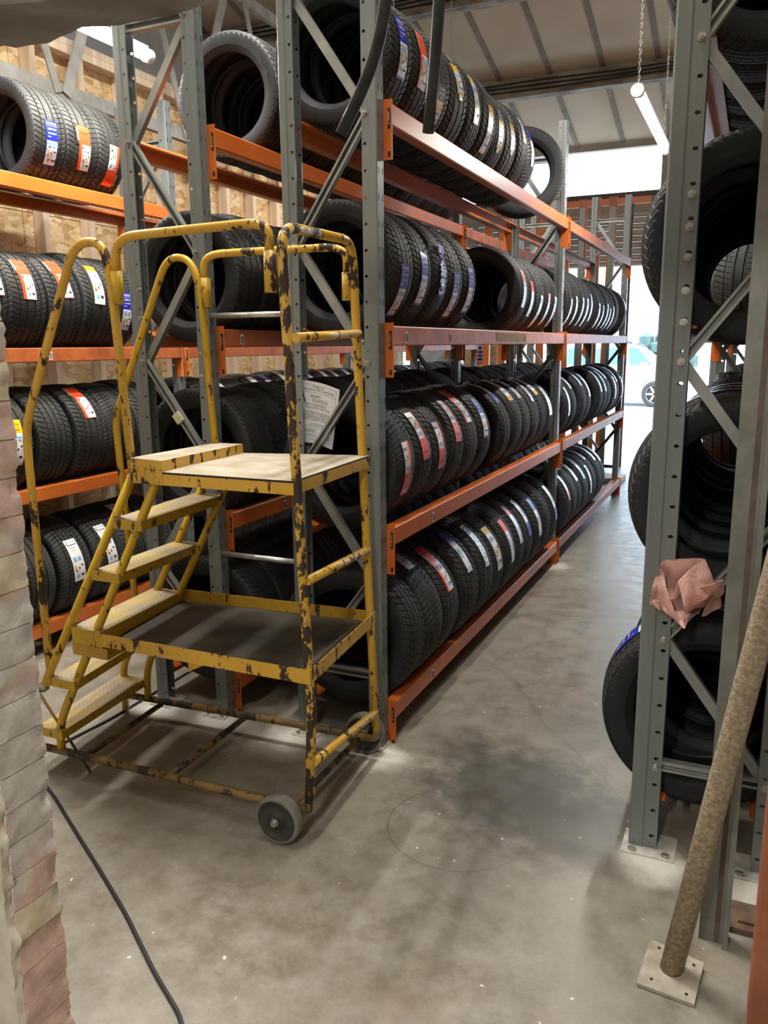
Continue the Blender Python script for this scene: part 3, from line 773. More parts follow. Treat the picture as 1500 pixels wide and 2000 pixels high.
row(NB, 0, 'near', -1.49, .400, .305, L0, {2: ('silver', 76, 0), 3: ('orange', 42, 0), 4: ('foilblue', 44, 0), 5: ('foil', 37, 0), 6: ('whitegold', 24, 0), 7: ('foilred', 20, 0), 8: ('foilred', 32, 0), 9: ('foilblue', 32, 1), 10: ('foilblue', 22, 0), 12: ('foilblue', 24, 1)}, [1, 3, 0, 1, 4, 0, 2])
L1 = [round(v * 1.028, 3) for v in (2.96, 3.16, 3.37, 3.56, 3.77, 3.97, 4.38, 4.59, 4.81, 5.01, 5.22, 5.43)]
row(NB, 1, 'near', -1.49, 1.127, .258, L1, {1: ('orange', -3, 1), 2: ('orange', 24, 1), 3: ('orange', 10, 1), 4: ('orange', 30, 1), 5: ('orange', 46, 0), 6: ('blue', 24, 0), 7: ('foilblue', 62, 1), 8: ('whitegold', 58, 1), 9: ('foil', 60, 0), 10: ('foil', 50, 0), 11: ('whitegold', 60, 1), 12: ('silver', 25, 0)}, [3, 1, 1, 1, 0, 0, 4, 2, 0])
L2 = [round(v * fB, 3) for v in (2.94, 3.14, 3.32, 3.52, 3.71, 4.64, 4.84, 5.05, 5.24, 5.43)]
row(NB, 2, 'near', -1.49, 1.888, .252, L2, {1: ('blue', -22, 0), 2: ('blue', -7, 0), 3: ('crumple', 4, 0), 4: ('blue', -18, 0), 5: ('blue', -10, 0), 6: ('foilred', 4, 0), 7: ('foilred', -6, 0), 8: ('foil', -23, 0), 9: ('foilred', -18, 0), 10: ('foil', -20, 0)}, [0, 0, 0, 0, 0, 2, 1, 3, 1, 4])
L3 = [round(v * fB, 3) for v in (2.94, 3.13, 3.34, 3.56, 3.75, 3.95, 4.15, 4.36, 4.55, 4.74)]
row(NB, 3, 'near', -1.49, 2.645, .252, L3, {1: ('blue', 1, 0), 2: ('orange', 4, 0), 3: ('black', -28, 0), 4: ('black', 20, 0), 5: ('whitegold', 9, 0), 6: ('yellow', -12, 0), 7: ('black', -1, 0), 8: ('black', 7, 0), 9: ('foilblue', 27, 0), 10: ('foilblue', 10, 0)}, [0, 0, 3, 4, 1, 4, 2, 4, 1, 3])
tyre(-1.46, 5.40, 2.665, .272, .16, 3, 'foilred', 'black tyre turned askew, its hole showing, last on the top shelf of aisle rack', 'tyres on the top shelf of the aisle rack', yaw=math.radians(17), th=4)
mp = lambda v: round(6.1 + (v - 5.58) * (8.78 - 6.1) / (8.36 - 5.58), 3)
row(NB, 2, 'far', -1.49, 1.895, .258, [mp(v) for v in (5.58, 5.79, 5.99, 6.19, 6.39, 6.80, 6.99, 7.18, 7.37, 7.56, 7.79, 8.33)], {k: ('foil', t, 0) for k, t in enumerate((-20, -14, -16, -16, -4, -16, -18, -16, -21, -16, 40, 29), 1) if k != 11}, [0, 1, 2, 3, 4])
row(NB, 1, 'far', -1.485, 1.13, .262, [6.12, 6.32, 6.70, 6.92, 7.50, 7.70, 7.98, 8.28, 8.50, 8.72], {1: ('foil', 13, 0), 2: ('foilred', 55, 0), 3: ('foil', 54, 0), 4: ('foil', 32, 0), 5: ('foil', 34, 0), 6: ('foilblue', 32, 0), 7: ('foil', 58, 0), 8: ('foil', 10, 0), 9: ('foil', 46, 0), 10: ('foil', 6, 0)}, [1, 2, 3, 0])
row(NB, 0, 'far', -1.485, .40, .295, [6.08, 6.30, 6.52, 6.76, 6.97, 7.20, 7.42, 7.62], {1: ('foilred', 34, 1), 2: ('foil', 78, 0), 3: ('foilblue', 51, 0), 4: ('foilblue', 46, 1), 5: ('foil', 16, 0), 6: ('foilblue', 72, 0), 7: ('foil', 60, 0), 8: ('foil', 54, 0)}, [1, 2, 3, 0])
NA = 'rack behind'
def seq(a, b, s): 
    r = []; y = a
    while y <= b: r.append(round(y, 3)); y += s * rt.uniform(.97, 1.04)
    return r
NA = 'second rack'
row(NA, 0, 'near', -2.19, .395, .30, seq(3.05, 5.72, .212), {}, [0, 2, 1, 4, 3])
row(NA, 1, 'near', -2.19, 1.14, .285, seq(3.05, 5.72, .215), {}, [2, 0, 1, 3, 4])
row(NA, 2, 'near', -2.19, 1.888, .272, seq(3.05, 5.72, .21), {}, [4, 4, 1, 3, 0])
row(NA, 3, 'near', -2.19, 2.665, .265, seq(3.40, 5.72, .205), {}, [1, 0, 2, 3, 4])
row(NA, 1, 'far', -2.19, 1.14, .275, seq(6.1, 8.8, .215), {}, [2, 0, 1, 3, 4])
row(NA, 2, 'far', -2.19, 1.888, .26, seq(6.1, 7.6, .215), {}, [2, 0, 1, 3, 4])
row(NA, 0, 'far', -2.19, .395, .28, seq(6.1, 8.8, .225), {}, [2, 0, 1, 3, 4])
NC = 'board wall rack'
row(NC, 3, 'near', -3.56, 2.665, .268, [3.40, 3.63, 3.84], {1: ('blue', -14, 0), 2: ('orange', -9, 0), 3: ('orange', -20, 1)}, [0, 0, 0], .21)
row(NC, 2, 'near', -3.56, 1.835, .268, [2.10, 2.32, 2.54, 2.75, 2.96, 3.18, 3.42, 3.64, 3.86], {5: ('orange', 25, 0), 6: ('orange', 25, 0), 7: ('orange', 29, 0), 8: ('whitegold', 22, 0), 9: ('blue', -9, 0)}, [1, 0, 3, 1, 0, 0, 0, 4, 3], .21)
row(NC, 1, 'near', -3.56, 1.125, .272, [2.10, 2.32, 2.54, 2.76, 3.0, 3.26, 3.52, 3.76, 3.99], {5: ('yellow', 3, 0), 7: ('orange', 44, 0), 9: ('whitegold', 8, 0)}, [1, 0, 3, 1, 2, 1, 0, 3, 4], .21)
row(NC, 0, 'near', -3.56, .400, .285, [2.10, 2.32, 2.54, 2.80, 3.05, 3.32, 3.57, 3.80, 4.02], {6: ('white', 15, 0), 7: ('white', 23, 0), 8: ('white', 51, 0)}, [1, 0, 3, 1, 2, 3, 3, 4, 0], .21)
row(NC, 1, 'middle', -3.56, 1.125, .268, seq(4.62, 7.2, .22), {2: ('white', 40, 0), 4: ('white', 42, 0), 5: ('blue', 52, 0), 6: ('white', 50, 0), 7: ('foilblue', 48, 0), 8: ('foilblue', 50, 1), 9: ('foilred', 52, 0), 10: ('foilred', 50, 0), 11: ('foil', 45, 0), 12: ('foilblue', 50, 0)}, [1, 0, 3, 4])
row(NC, 0, 'middle', -3.56, .40, .275, seq(4.62, 6.4, .22), {}, [1, 0, 3, 4])
row(NC, 1, 'far', -3.56, 1.125, .262, seq(7.7, 10.2, .22), {1: ('foilblue', 52, 0), 2: ('foilblue', 48, 0), 4: ('foil', 50, 0), 5: ('foilblue', 52, 0), 6: ('foilblue', 50, 0)}, [1, 0, 3, 4])
ND = 'right-hand rack'
for (sh_, z, R, x, yaw, st) in ((0, .435, .318, -.075, 7, 'blue'), (1, 1.145, .30, -.045, 9, None), (2, 1.888, .298, -.045, 10, None), (3, 2.665, .29, -.04, 3, None)):
    ys = seq(2.78, 4.78 if sh_ in (1, 2) else 5.45, .208)
    for i, ye in enumerate(ys):
        s_ = st if i == 0 else ({(1, 3): 'orange', (1, 2): 'foil', (1, 4): 'blue'}.get((sh_, i)))
        yw = yaw if i == 0 else rt.uniform(-1, 2)
        if i > 0 and yaw > 5: ye += .05
        if ye > 5.5: continue
        tyre(x if i == 0 else -.05, ye - .095, z, R if i == 0 else R - .01, .19 if i == 0 else .2, [2, 4, 0, 1, 3][(i + sh_) % 5], s_,
             f'black tyre, {DESC[s_]}, {ORD[i]} along {SHELF[sh_]} shelf, near bay of {ND}', f'tyres on the {SHELF[sh_]} shelf of the {ND}', yaw=math.radians(yw), th=(128 if sh_ == 0 else 105), flip=False)

for sh_, z in ((1, 1.16), (2, 1.92)):  # sideways tyres added to stop daylight showing through the row of tyre holes
    tyre(-.07, 5.17, z - .02, .290, .27, 1, None, f'black tyre added sideways to block daylight, end of the {SHELF[sh_]} shelf of right-hand rack', f'tyres on the {SHELF[sh_]} shelf of the {ND}', yaw=math.radians(80))
for (sh_, z) in ((0, .42), (1, 1.13), (2, 1.88)):
    for i, ye in enumerate(seq(5.85, 8.4, .215)):
        tyre(-.05, ye - .095, z, .285, .2, (i + sh_) % 5, None, f'black tyre, no sticker, {ORD[i]} along {SHELF[sh_]} shelf, far bay of {ND}', f'tyres on the {SHELF[sh_]} shelf of the {ND}', yaw=math.radians(rt.uniform(-2, 3)))

# ------------------------------------------------------------------ yellow warehouse steps
lad = thing('warehouse_steps', 'chipped yellow wheeled warehouse steps with platform, handrails and a lower tray', 'steps', (0, 0, 0))
NY_, FYR, FYL = 2.09, 2.65, 2.60
def T(name, pts, r=.0145, m='yellow', fil=.07, par=lad, n=14): mb = MB(); mb.tube(pts, r, m, n, True, fil); return mb.obj(name, par)
T('frame_tube', [(-1.222, NY_, .14), (-1.205, NY_, .45), (-1.228, NY_, 1.05), (-1.262, NY_, 1.935), (-1.285, 2.35, 1.944)], .0158, 'yellow_heavy', .09)
T('frame_tube', [(-1.285, 2.35, 1.944), (-1.312, FYR, 1.955), (-1.262, FYR, .60), (-1.240, FYR, .13)], .0158, 'yellow', .09)
T('base_rail', [(-2.40, 2.085, .095), (-1.40, NY_, .106), (-1.222, NY_, .100), (-1.222, NY_, .15)], .0145, 'rail_dirty', .07)
T('base_rail', [(-2.45, FYL, .085), (-1.40, FYR, .09), (-1.240, FYR, .088), (-1.240, FYR, .14)], .0145, 'rail_dirty', .07)
T('guard_rail', [(-1.300, NY_, 1.86), (-1.302, NY_, 1.948), (-1.865, NY_, 1.938), (-1.868, NY_, 1.82)], .0140, 'yellow', .085)
T('guard_rail', [(-1.905, FYL, 1.84), (-1.905, FYL, 1.935), (-1.335, FYR, 1.938), (-1.335, FYR, 1.84)], .0140, 'yellow', .085)
T('rail_socket', [(-1.300, NY_, 1.752), (-1.300, NY_, 1.868)], .0185, 'yellow', 0)
T('rail_socket', [(-1.866, NY_ - .004, 1.735), (-1.866, NY_ - .004, 1.835)], .0180, 'yellow_clean', 0)
T('rail_socket', [(-1.902, FYL, 1.745), (-1.902, FYL, 1.85)], .0180, 'yellow_clean', 0)
T('rail_socket', [(-1.335, FYR, 1.755), (-1.335, FYR, 1.85)], .0185, 'yellow', 0)
T('handrail', [(-2.325, NY_, .36), (-2.330, NY_, 1.325), (-2.035, NY_, 1.93), (-1.915, NY_, 1.93), (-1.893, NY_, 1.80), (-1.862, NY_, 1.19)], .0145, 'yellow', .075)
T('handrail', [(-2.350, FYL, .50), (-2.388, FYL, 1.314), (-2.075, FYL, 1.935), (-1.965, FYL, 1.925), (-1.925, FYL, 1.80), (-1.895, FYL, 1.20)], .0140, 'yellow_clean', .075)
T('cross_bar', [(-1.222, NY_, 1.622), (-1.292, FYR, 1.640)], .0145, 'yellow', 0)
T('cross_bar', [(-1.212, NY_, .888), (-1.268, FYR, .852)], .0150, 'yellow', 0)
T('cross_bar', [(-1.202, NY_, .285), (-1.242, FYR, .206)], .0145, 'yellow', 0)
T('stringer', [(-1.857, NY_, 1.19), (-2.352, NY_, .365), (-2.375, NY_, .33)], .0155, 'yellow_clean', 0)
T('stringer', [(-1.757, NY_, 1.18), (-2.285, NY_, .235), (-2.305, NY_, .17), (-2.303, NY_, .098)], .0155, 'yellow_clean', .06)
T('stringer', [(-1.905, FYL, 1.165), (-2.220, FYL, .614), (-2.425, FYL, .262), (-2.450, FYL, .20), (-2.452, FYL, .015)], .0150, 'yellow_clean', .07)
T('stringer', [(-1.800, FYL, 1.165), (-2.115, FYL, .593), (-2.268, FYL, .325), (-2.318, FYL, .22), (-2.320, FYL, .088)], .0150, 'yellow_clean', .07)
T('floor_bar', [(-2.19, 2.10, .092), (-2.235, 2.585, .085)], .011, 'rail_dirty', 0)
T('floor_bar', [(-1.80, 2.10, .098), (-1.825, 2.615, .088)], .012, 'rail_dirty', 0)
T('prop_rod', [(-2.372, 2.066, .335), (-2.209, 2.13, .004)], .0055, 'rail_dirty', 0, n=8)
mb = MB(); mb.lathe([(-.012, .0205), (.012, .0205), (.012, .0150), (-.012, .0150)], 'chrome', 16, 'Z', (-2.366, NY_, .345)); mb.obj('clip_ring', lad)
def step(c, th=.034, skirt=None):
    q = [c[0], c[1], c[3], c[2]]
    mb = MB(); mb.slab([Vector(p) for p in q], th, 'yellow_clean', 'tread_plate'); return mb
S = [((-2.395, .187, -2.272), (-2.475, .177, -2.337)), ((-2.296, .400, -2.185), (-2.400, .392, -2.280)), ((-2.176, .615, -2.037), (-2.262, .598, -2.117)), ((-2.057, .838, -1.936), (-2.130, .815, -2.009)), ((-1.942, 1.033, -1.822), (-2.025, 1.022, -1.889))]
for k, ((xa, z1, xb), (xc, z2, xd)) in enumerate(S):
    th = .034 if k != 2 else .060
    mb = step([(xa, 2.068, z1), (xb, 2.068, z1), (xc, 2.622, z2), (xd, 2.622, z2)], th)
    if k == 2: mb.slab([(xa - .004, 2.070, z1 - .062), (xb + .02, 2.070, z1 - .062), (xd + .01, 2.62, z2 - .062), (xc, 2.62, z2 - .062)], .042, 'yellow_dirty')
    mb.obj('step', lad)
mb = MB(); mb.slab([(-1.851, 2.068, 1.244), (-1.722, 2.068, 1.240), (-1.782, 2.622, 1.230), (-1.908, 2.622, 1.230)], .075, 'yellow', 'deck'); mb.obj('top_step', lad)
mb = MB(); mb.slab([(-1.845, 2.072, 1.203), (-1.236, 2.072, 1.203), (-1.262, 2.665, 1.205), (-1.90, 2.62, 1.192)], .006, 'black', 'deck')
mb.slab([(-1.845, 2.070, 1.196), (-1.234, 2.070, 1.196), (-1.260, 2.668, 1.198), (-1.90, 2.622, 1.186)], .036, 'yellow'); mb.obj('platform', lad)
# lower tray with upstand rim
mb = MB()
nl, nr, fr_, fl = (-2.07, 2.070), (-1.196, 2.070), (-1.250, 2.668), (-2.125, 2.620)
mb.slab([(nl[0], nl[1], .566), (nr[0], nr[1], .568), (fr_[0], fr_[1], .566), (fl[0], fl[1], .560)], .006, 'yellow_dirty', 'tray'); mb.obj('tray_floor', lad)
for (a, b, nmz) in ((nl, nr, 'yellow'), (nr, fr_, 'yellow'), (fr_, fl, 'yellow_dirty')):
    mb = MB(); mb.beam((a[0], a[1], .584), (b[0], b[1], .584), .048, .003, nmz, Vector((b[1] - a[1], a[0] - b[0], 0)).normalized()); mb.obj('tray_rim', lad)
mb = MB(); mb.hexa([(-1.665, 2.069, .560), (-1.600, 2.069, .560), (-1.60, 2.072, .560), (-1.665, 2.072, .560), (-1.662, 2.069, .525), (-1.650, 2.069, .535), (-1.650, 2.072, .535), (-1.662, 2.072, .525)], 'yellow_dirty'); mb.obj('tab', lad)
# joint lines on the posts: a thin ring sleeve
for z, x in ((.995 + .34, -1.241), ):
    mb = MB(); mb.lathe([(0, .0168), (.004, .0168), (.004, .0150), (0, .0150)], 'rail_dirty', 16, 'Z', (x, NY_, z)); mb.obj('sleeve_joint', lad)
def wheel(c, s):
    wv = put('wheel', None, lad)
    mb = MB(); R = .083; k_ = R / .066
    mb.lathe([(-.020, .0675), (-.023, .074), (-.019, R - .002), (-.014, R), (.014, R), (.019, R - .002), (.023, .074), (.020, .0675)], 'wheelrub', 40, 'Y', c, True); mb.obj('rubber_tread', wv)
    mb = MB()
    N = 40
    mb.lathe([(-.021, .070), (-.022, .066), (-.014, .062), (-.013, .026), (-.022, .022), (-.020, .008), (-.020, .0001)], 'wheelhub', N, 'Y', c, False)
    mb.lathe([(.021, .070), (.022, .066), (.014, .062), (.013, .026), (.022, .022), (.020, .008), (.020, .0001)], 'wheelhub', N, 'Y', c, False)
    mb.obj('hub', wv)
    mb = MB(); mb.tube([(c[0], c[1] + s * .020, c[2]), (c[0], c[1] + s * .040, c[2])], .010, 'chrome', 12)
    mb.lathe([(0, .0001), (0, .015), (s * -.003, .015), (s * -.003, .0001)], 'chrome', 6, 'Y', (c[0], c[1] + s * .028, c[2]), False, False); mb.obj('axle_nut', wv)
M['wheelrub'] = mottled('dusty_grey_wheel_rubber', (.10, .095, .085), (.20, .185, .165), 14, .8, 0, .1)
M['wheelhub'] = mottled('black_wheel_hub', (.02, .02, .018), (.055, .05, .042), 20, .6, 0, .1)
wheel((-1.312, 2.045, .083), -1); wheel((-1.312, 2.700, .083), 1)
T('axle', [(-1.312, 2.05, .083), (-1.312, 2.70, .083)], .0115, 'rail_dirty', 0)
for y in (2.075, 2.66):
    mb = MB(); mb.box((-1.335, y - .003, .07), (-1.28, y + .003, .115), 'rail_dirty'); mb.obj('axle_bracket', lad)

# ------------------------------------------------------------------ rack loading notice
mb = MB()
TL, TR, BR, BL = Vector((-1.634, 2.784, 1.472)), Vector((-1.448, 2.798, 1.432)), Vector((-1.488, 2.800, 1.198)), Vector((-1.640, 2.784, 1.228))
def npt(u, v, lift=0):
    p = TL.lerp(TR, u).lerp(BL.lerp(BR, u), v)
    return p + Vector((0, .012 * math.sin(u * PI) - lift, .006 * math.sin(u * PI)))
n = 12
b = mb.add([npt(i / n, j / n) for j in range(n + 1) for i in range(n + 1)])
for j in range(n):
    for i in range(n): a = b + j * (n + 1) + i; mb.face([a, a + 1, a + n + 2, a + n + 1], 'paper', True)
b = mb.add([npt(i / n, j / n, -.0006) for j in range(n + 1) for i in range(n + 1)])
for j in range(n):
    for i in range(n): a = b + j * (n + 1) + i; mb.face([a, a + n + 1, a + n + 2, a + 1], 'paper', True)
PWd, PHt = .212, .245
def ntxt(s, u, v, size, wide=1.0): add_text(mb, s, lambda x, y: npt(u + x / PWd, v - y / PHt, .0012), size, 'ink', wide)
def line(u0, v0, u1, v1, t=.004):
    for k in range(12):
        a, c_ = k / 12, (k + 1) / 12
        ua, va, ub, vb = u0 + (u1 - u0) * a, v0 + (v1 - v0) * a, u0 + (u1 - u0) * c_, v0 + (v1 - v0) * c_
        du, dv = (0, t) if abs(u1 - u0) > abs(v1 - v0) else (t, 0)
        q = mb.add([npt(ua, va, .0012), npt(ub, vb, .0012), npt(ub + du, vb + dv, .0012), npt(ua + du, va + dv, .0012)]); mb.face([q, q + 3, q + 2, q + 1], 'ink')
for a in ((.08, .05, .93, .05), (.08, .17, .93, .17), (.08, .72, .93, .72), (.08, .93, .93, .93), (.08, .05, .08, .93), (.93, .05, .93, .93)): line(*a)
ntxt('TUBG 60', .5, .085, .0115, 1.25); ntxt('TYRE RACKING LOADINGS', .5, .13, .0115, 1.15); ntxt('BEAMS', .45, .235, .0135, 1.2)
for k, v in enumerate((.275, .295, .315)): ntxt('2000 mm Beams, 300 kgs per pair', .56, v, .0058)
ntxt('BAY LOADINGS', .47, .37, .0125, 1.2)
for v in (.405, .425): ntxt('Maximum per bay length for configuration total kgs', .52, v, .0060)
for k, s in enumerate(('TYRE RACKING SHOULD ALWAYS', 'BE SECURED TO THE FLOOR', 'OR SUPPORTING WALL TO', 'PREVENT STABILITY PROBLEMS')): ntxt(s, .50, .49 + .04 * k, .0105, 1.1)
for v in (.675, .695): ntxt('Before installation check the loading notice', .58, v, .0055)
for v in (.77, .79, .81, .85, .88): ntxt('racking safety information', .34, v, .0060)
for a in ((.12, .69, .16, .64), (.16, .64, .20, .69), (.12, .69, .20, .69)): line(*a)
ntxt('!', .16, .675, .010); ntxt('O', .84, .86, .022); ntxt('2', .84, .86, .011); ntxt('O', .72, .86, .016)
nt_ = thing('loading_notice', 'white printed tyre racking loadings notice tied to a grey upright above the platform', 'notice', (0, 0, 0))
mb.obj('sheet', nt_)
mb = MB(); mb.tube([(-1.650, 2.745, 1.456), (-1.625, 2.775, 1.454), (-1.602, 2.778, 1.425), (-1.590, 2.778, 1.385)], .0022, 'black', 6)
mb.lathe([(-.003, .0001), (-.003, .005), (.003, .005), (.003, .0001)], 'black', 8, 'Y', (-1.630, 2.778, 1.450), False); mb.obj('cable_tie', nt_)

# ------------------------------------------------------------------ hoses, cord, rag, props on the right
mb = MB(); mb.tube([(-.60, 1.5, 3.0), (-.645, 1.5, 2.50), (-.662, 1.5, 2.24), (-.678, 1.5, 2.155), (-.708, 1.5, 2.085), (-.763, 1.5, 1.998)], .0118, 'hose', 14, True, .05)
tag(mb.obj('air_hose'), 'black hose hanging at the top, its end bent out to the left', 'hose')
mb = MB(); mb.tube([(-.552, 1.5, 3.0), (-.556, 1.5, 2.4), (-.562, 1.5, 2.2), (-.570, 1.5, 2.1), (-.583, 1.5, 1.982)], .0108, 'hose', 14, True, .05)
tag(mb.obj('air_hose'), 'straight black hose hanging down at the top in front of the orange beam', 'hose')
pts = [(-2.48, 3.6), (-2.47, 2.98), (-2.46, 2.52), (-2.49, 2.19), (-2.60, 2.08), (-2.62, 2.00), (-2.50, 1.99), (-2.36, 2.02), (-2.214, 1.951), (-2.02, 1.84), (-1.724, 1.673), (-1.53, 1.56), (-1.314, 1.419), (-1.137, 1.318), (-.98, 1.10), (-.9, .6)]
mb = MB(); mb.tube([(x, y, .006) for x, y in pts], .0055, 'cord', 8, True, .06)
tag(mb.obj('power_cord'), 'thin black cord running across the bare floor at lower left', 'cord')

prop = thing('steel_prop', 'rusty brown steel pipe on a square base plate, leaning at lower right', 'pipe', (-.08, 1.95, 0))
mb = MB(); mb.tube([(-.082, 1.955, .012), (-.010, 1.925, .52), (.064, 1.895, 1.035), (.20, 1.84, 2.0)], .0285, 'pipe', 24); o = mb.obj('pipe'); o.parent = prop; o.matrix_parent_inverse = Matrix.Translation((.08, -1.95, 0))
mb = MB(); mb.slab([(-.158, 1.875, .012), (-.020, 1.862, .010), (-.006, 2.005, .020), (-.143, 2.035, .024)], .009, 'pipeplate')
for (x, y) in ((-.125, 1.90), (-.04, 1.885), (-.03, 1.985), (-.118, 2.01)):
    mb.lathe([(0, .0001), (0, .0038), (.001, .0038), (.001, .0001)], 'black', 10, 'Z', (x, y, .0125 + (y - 1.88) * .08), False, False)
o = mb.obj('base_plate'); o.parent = prop; o.matrix_parent_inverse = Matrix.Translation((.08, -1.95, 0))

mb = MB()
for a, c_, m_ in (((-.022, 2.122, 0), (.012, 2.128, 2.9), 'column'), ((.012, 2.122, 0), (.026, 2.128, 2.9), 'columnrust'), ((.026, 2.122, 0), (.034, 2.132, 2.9), 'column'), ((.034, 2.105, 0), (.040, 2.165, 2.9), 'columnrust'), ((-.026, 2.122, 0), (-.022, 2.165, 2.9), 'column')):
    mb.box(a, c_, m_)
mb.box((.034, 2.100, 0), (.048, 2.106, 2.9), 'column')
tag(mb.obj('steel_channel'), 'upright grey steel channel with a brown stripe, between the pipe and the right-hand rack', 'post')
mb = MB(); mb.box((.072, 1.36, 0), (.13, 1.42, 2.5), 'dullorange', .004); mb.box((.13, 1.34, 0), (.136, 1.46, 2.5), 'dullorange')
tag(mb.obj('orange_beam'), 'orange steel beam standing on end at the bottom right corner', 'beam')
mb = MB(); mb.box((.048, 2.18, 0), (.30, 2.30, .022), 'rust', .004); mb.box((.07, 2.20, .022), (.30, 2.27, .030), 'rust')
tag(mb.obj('steel_plate'), 'dark flat steel offcut lying on the floor beside the channel post', 'offcut')
# cloth
mb = MB(); nu = 110; rr = random.Random(11)
P = []
for j in range(nu + 1):
    for i in range(nu + 1):
        x, y = (i / nu - .5) * .40, (j / nu - .5) * .36
        P.append(Vector((x, noise.noise(Vector((x * 9, y * 9, 2))) * .035 + noise.noise(Vector((x * 22, y * 22, 5))) * .008, y)))
for f in range(9):
    n_ = Vector((rr.uniform(-1, 1), rr.uniform(-.55, .55), rr.uniform(-1, 1))).normalized()
    sv = sorted(p.dot(n_) for p in P); d = sv[int(len(sv) * rr.uniform(.66, .84))]
    ep = .007
    for k, p in enumerate(P):
        s0 = p.dot(n_); P[k] = p + n_ * ((d - math.sqrt((s0 - d) ** 2 + ep * ep)) - s0)
c0 = sum(P, Vector()) / len(P)
for k, p in enumerate(P): P[k] = (p - c0) + Vector((0, noise.noise(p * 30 + Vector((k // (nu + 1) * .02, 0, 0))) * .010, 0))
mx_ = max(max(p.x for p in P) - min(p.x for p in P), max(p.z for p in P) - min(p.z for p in P)); sc_ = .205 / mx_
b = mb.add([(p.x * sc_, p.y * sc_ * 1.1, p.z * sc_) for p in P])
for j in range(nu):
    for i in range(nu):
        a = b + j * (nu + 1) + i; mb.face([a, a + 1, a + nu + 2, a + nu + 1], 'rag', True)
tag(mb.obj('cloth', None, (-.146, 2.452, .868)), 'crumpled pink checked cloth tucked into the bracing of the right-hand rack', 'cloth')
mb = MB(); c = Vector((.012, 2.462, 1.405))
mb.hexa([(-.012, 2.462, 1.36), (.02, 2.466, 1.30), (.045, 2.470, 1.39), (.03, 2.466, 1.44), (-.012, 2.464, 1.36), (.02, 2.468, 1.30), (.045, 2.472, 1.39), (.03, 2.468, 1.44)], 'paper')
tag(mb.obj('card'), 'blank white card hanging on the right-hand rack beside the channel post', 'card')
mb = MB(); mb.box((-.020, 2.475, 1.277), (.018, 2.515, 1.300), 'tapeblue', .003)
M['tapeblue'] = mottled('blue_tape', (.04, .18, .42), (.35, .45, .5), 40, .5, 0, .1); 
tag(mb.obj('tape_wrap'), 'blue tape wrapped round a brace of the right-hand rack', 'tape')
mb = MB(); mb.beam((-2.205, 2.768, 1.325), (-2.178, 2.768, 1.290), .036, .032, 'tapecream')
M['tapecream'] = mottled('masking_tape', (.55, .50, .36), (.68, .62, .48), 30, .7, 0, .2)
tag(mb.obj('tape_wrap'), 'cream masking tape wrapped round a brace of the second rack', 'tape')
mb = MB(); mb.box((-1.2315, 4.15, 1.612), (-1.2305, 4.75, 1.655), 'parcel')
M['parcel'] = mottled('brown_label_tape', (.26, .15, .07), (.36, .24, .13), 60, .7, 0, .1)
tag(mb.obj('label_strip'), 'brown handwritten label strip on the third beam of the aisle rack', 'label')

# ------------------------------------------------------------------ lights
def tube_light(label, x, y0, y1, z, chains=True, watts=TUBE_W, group=None):
    t = thing('tube_light', label, 'light', (0, 0, 0), group)
    mb = MB(); mb.tube([(x, y0 + .03, z), (x, y1 - .03, z)], .030, 'tubeglow', 16); mb.obj('tube', t)
    for y in (y0, y1):
        d = .035 if y == y0 else -.035
        mb = MB(); mb.tube([(x, y - d * .2, z), (x, y + d, z)], .036, 'fitting', 16); mb.obj('end_cap', t)
    mb = MB(); mb.box((x - .022, y0 + .03, z + .024), (x + .022, y1 - .03, z + .040), 'fitting'); mb.obj('housing', t)
    if chains:
        for y in (y0 + .04, y1 - .15):
            mb = MB(); zt = roofz(y) - .06; zz = z + .04; k = 0
            while zz < min(zt, z + 1.6):
                ax = Vector((.005, 0, 0)) if k % 2 else Vector((0, .005, 0))
                c = Vector((x, y, zz + .012))
                mb.tube([c + ax - Vector((0, 0, .010)), c + ax * .3 - Vector((0, 0, .014)), c - ax - Vector((0, 0, .010)), c - ax + Vector((0, 0, .010)), c - ax * .3 + Vector((0, 0, .014)), c + ax + Vector((0, 0, .010)), c + ax - Vector((0, 0, .010))], .0018, 'zinc', 5, False)
                zz += .022; k += 1
            if zz < zt: mb.tube([(x, y, zz - .01), (x, y, zt)], .003, 'zinc', 6)
            mb.obj('chain', t)
    ld = bpy.data.lights.new('tube_lamp', 'AREA'); ld.shape = 'RECTANGLE'; ld.size = .07; ld.size_y = y1 - y0 - .08
    ld.energy = watts; ld.color = (1.0, .96, .87)
    l = bpy.data.objects.new('tube_lamp', ld); COL.objects.link(l); l.parent = t; l.location = (x, (y0 + y1) / 2, z - .034)
    return t
tube_light('lit tube lamp hanging on chains over the open aisle', -.70, 4.94, 6.47, 2.945, watts=TUBE_W * .85)
tube_light('lit tube lamp at top left, beyond the concrete lintel', -3.10, 2.30, 3.84, 3.13)
tube_light('tube lamp above the yellow steps, out of frame', -2.10, 2.35, 3.85, 4.55, watts=TUBE_W * 2.5)
tube_light('added unseen fill tube high over the near end of the open aisle', -.95, 1.7, 3.2, 5.1, watts=TUBE_W * 1.7)  # unseen fill lamp, added to lift the shadow band on the aisle floor
tube_light('tube lamp in the room behind the camera', -.4, -1.9, -.4, 2.75, watts=TUBE_W * 1.35)
tube_light('tube lamp high over the far racks', -2.75, 6.3, 7.8, 3.8)

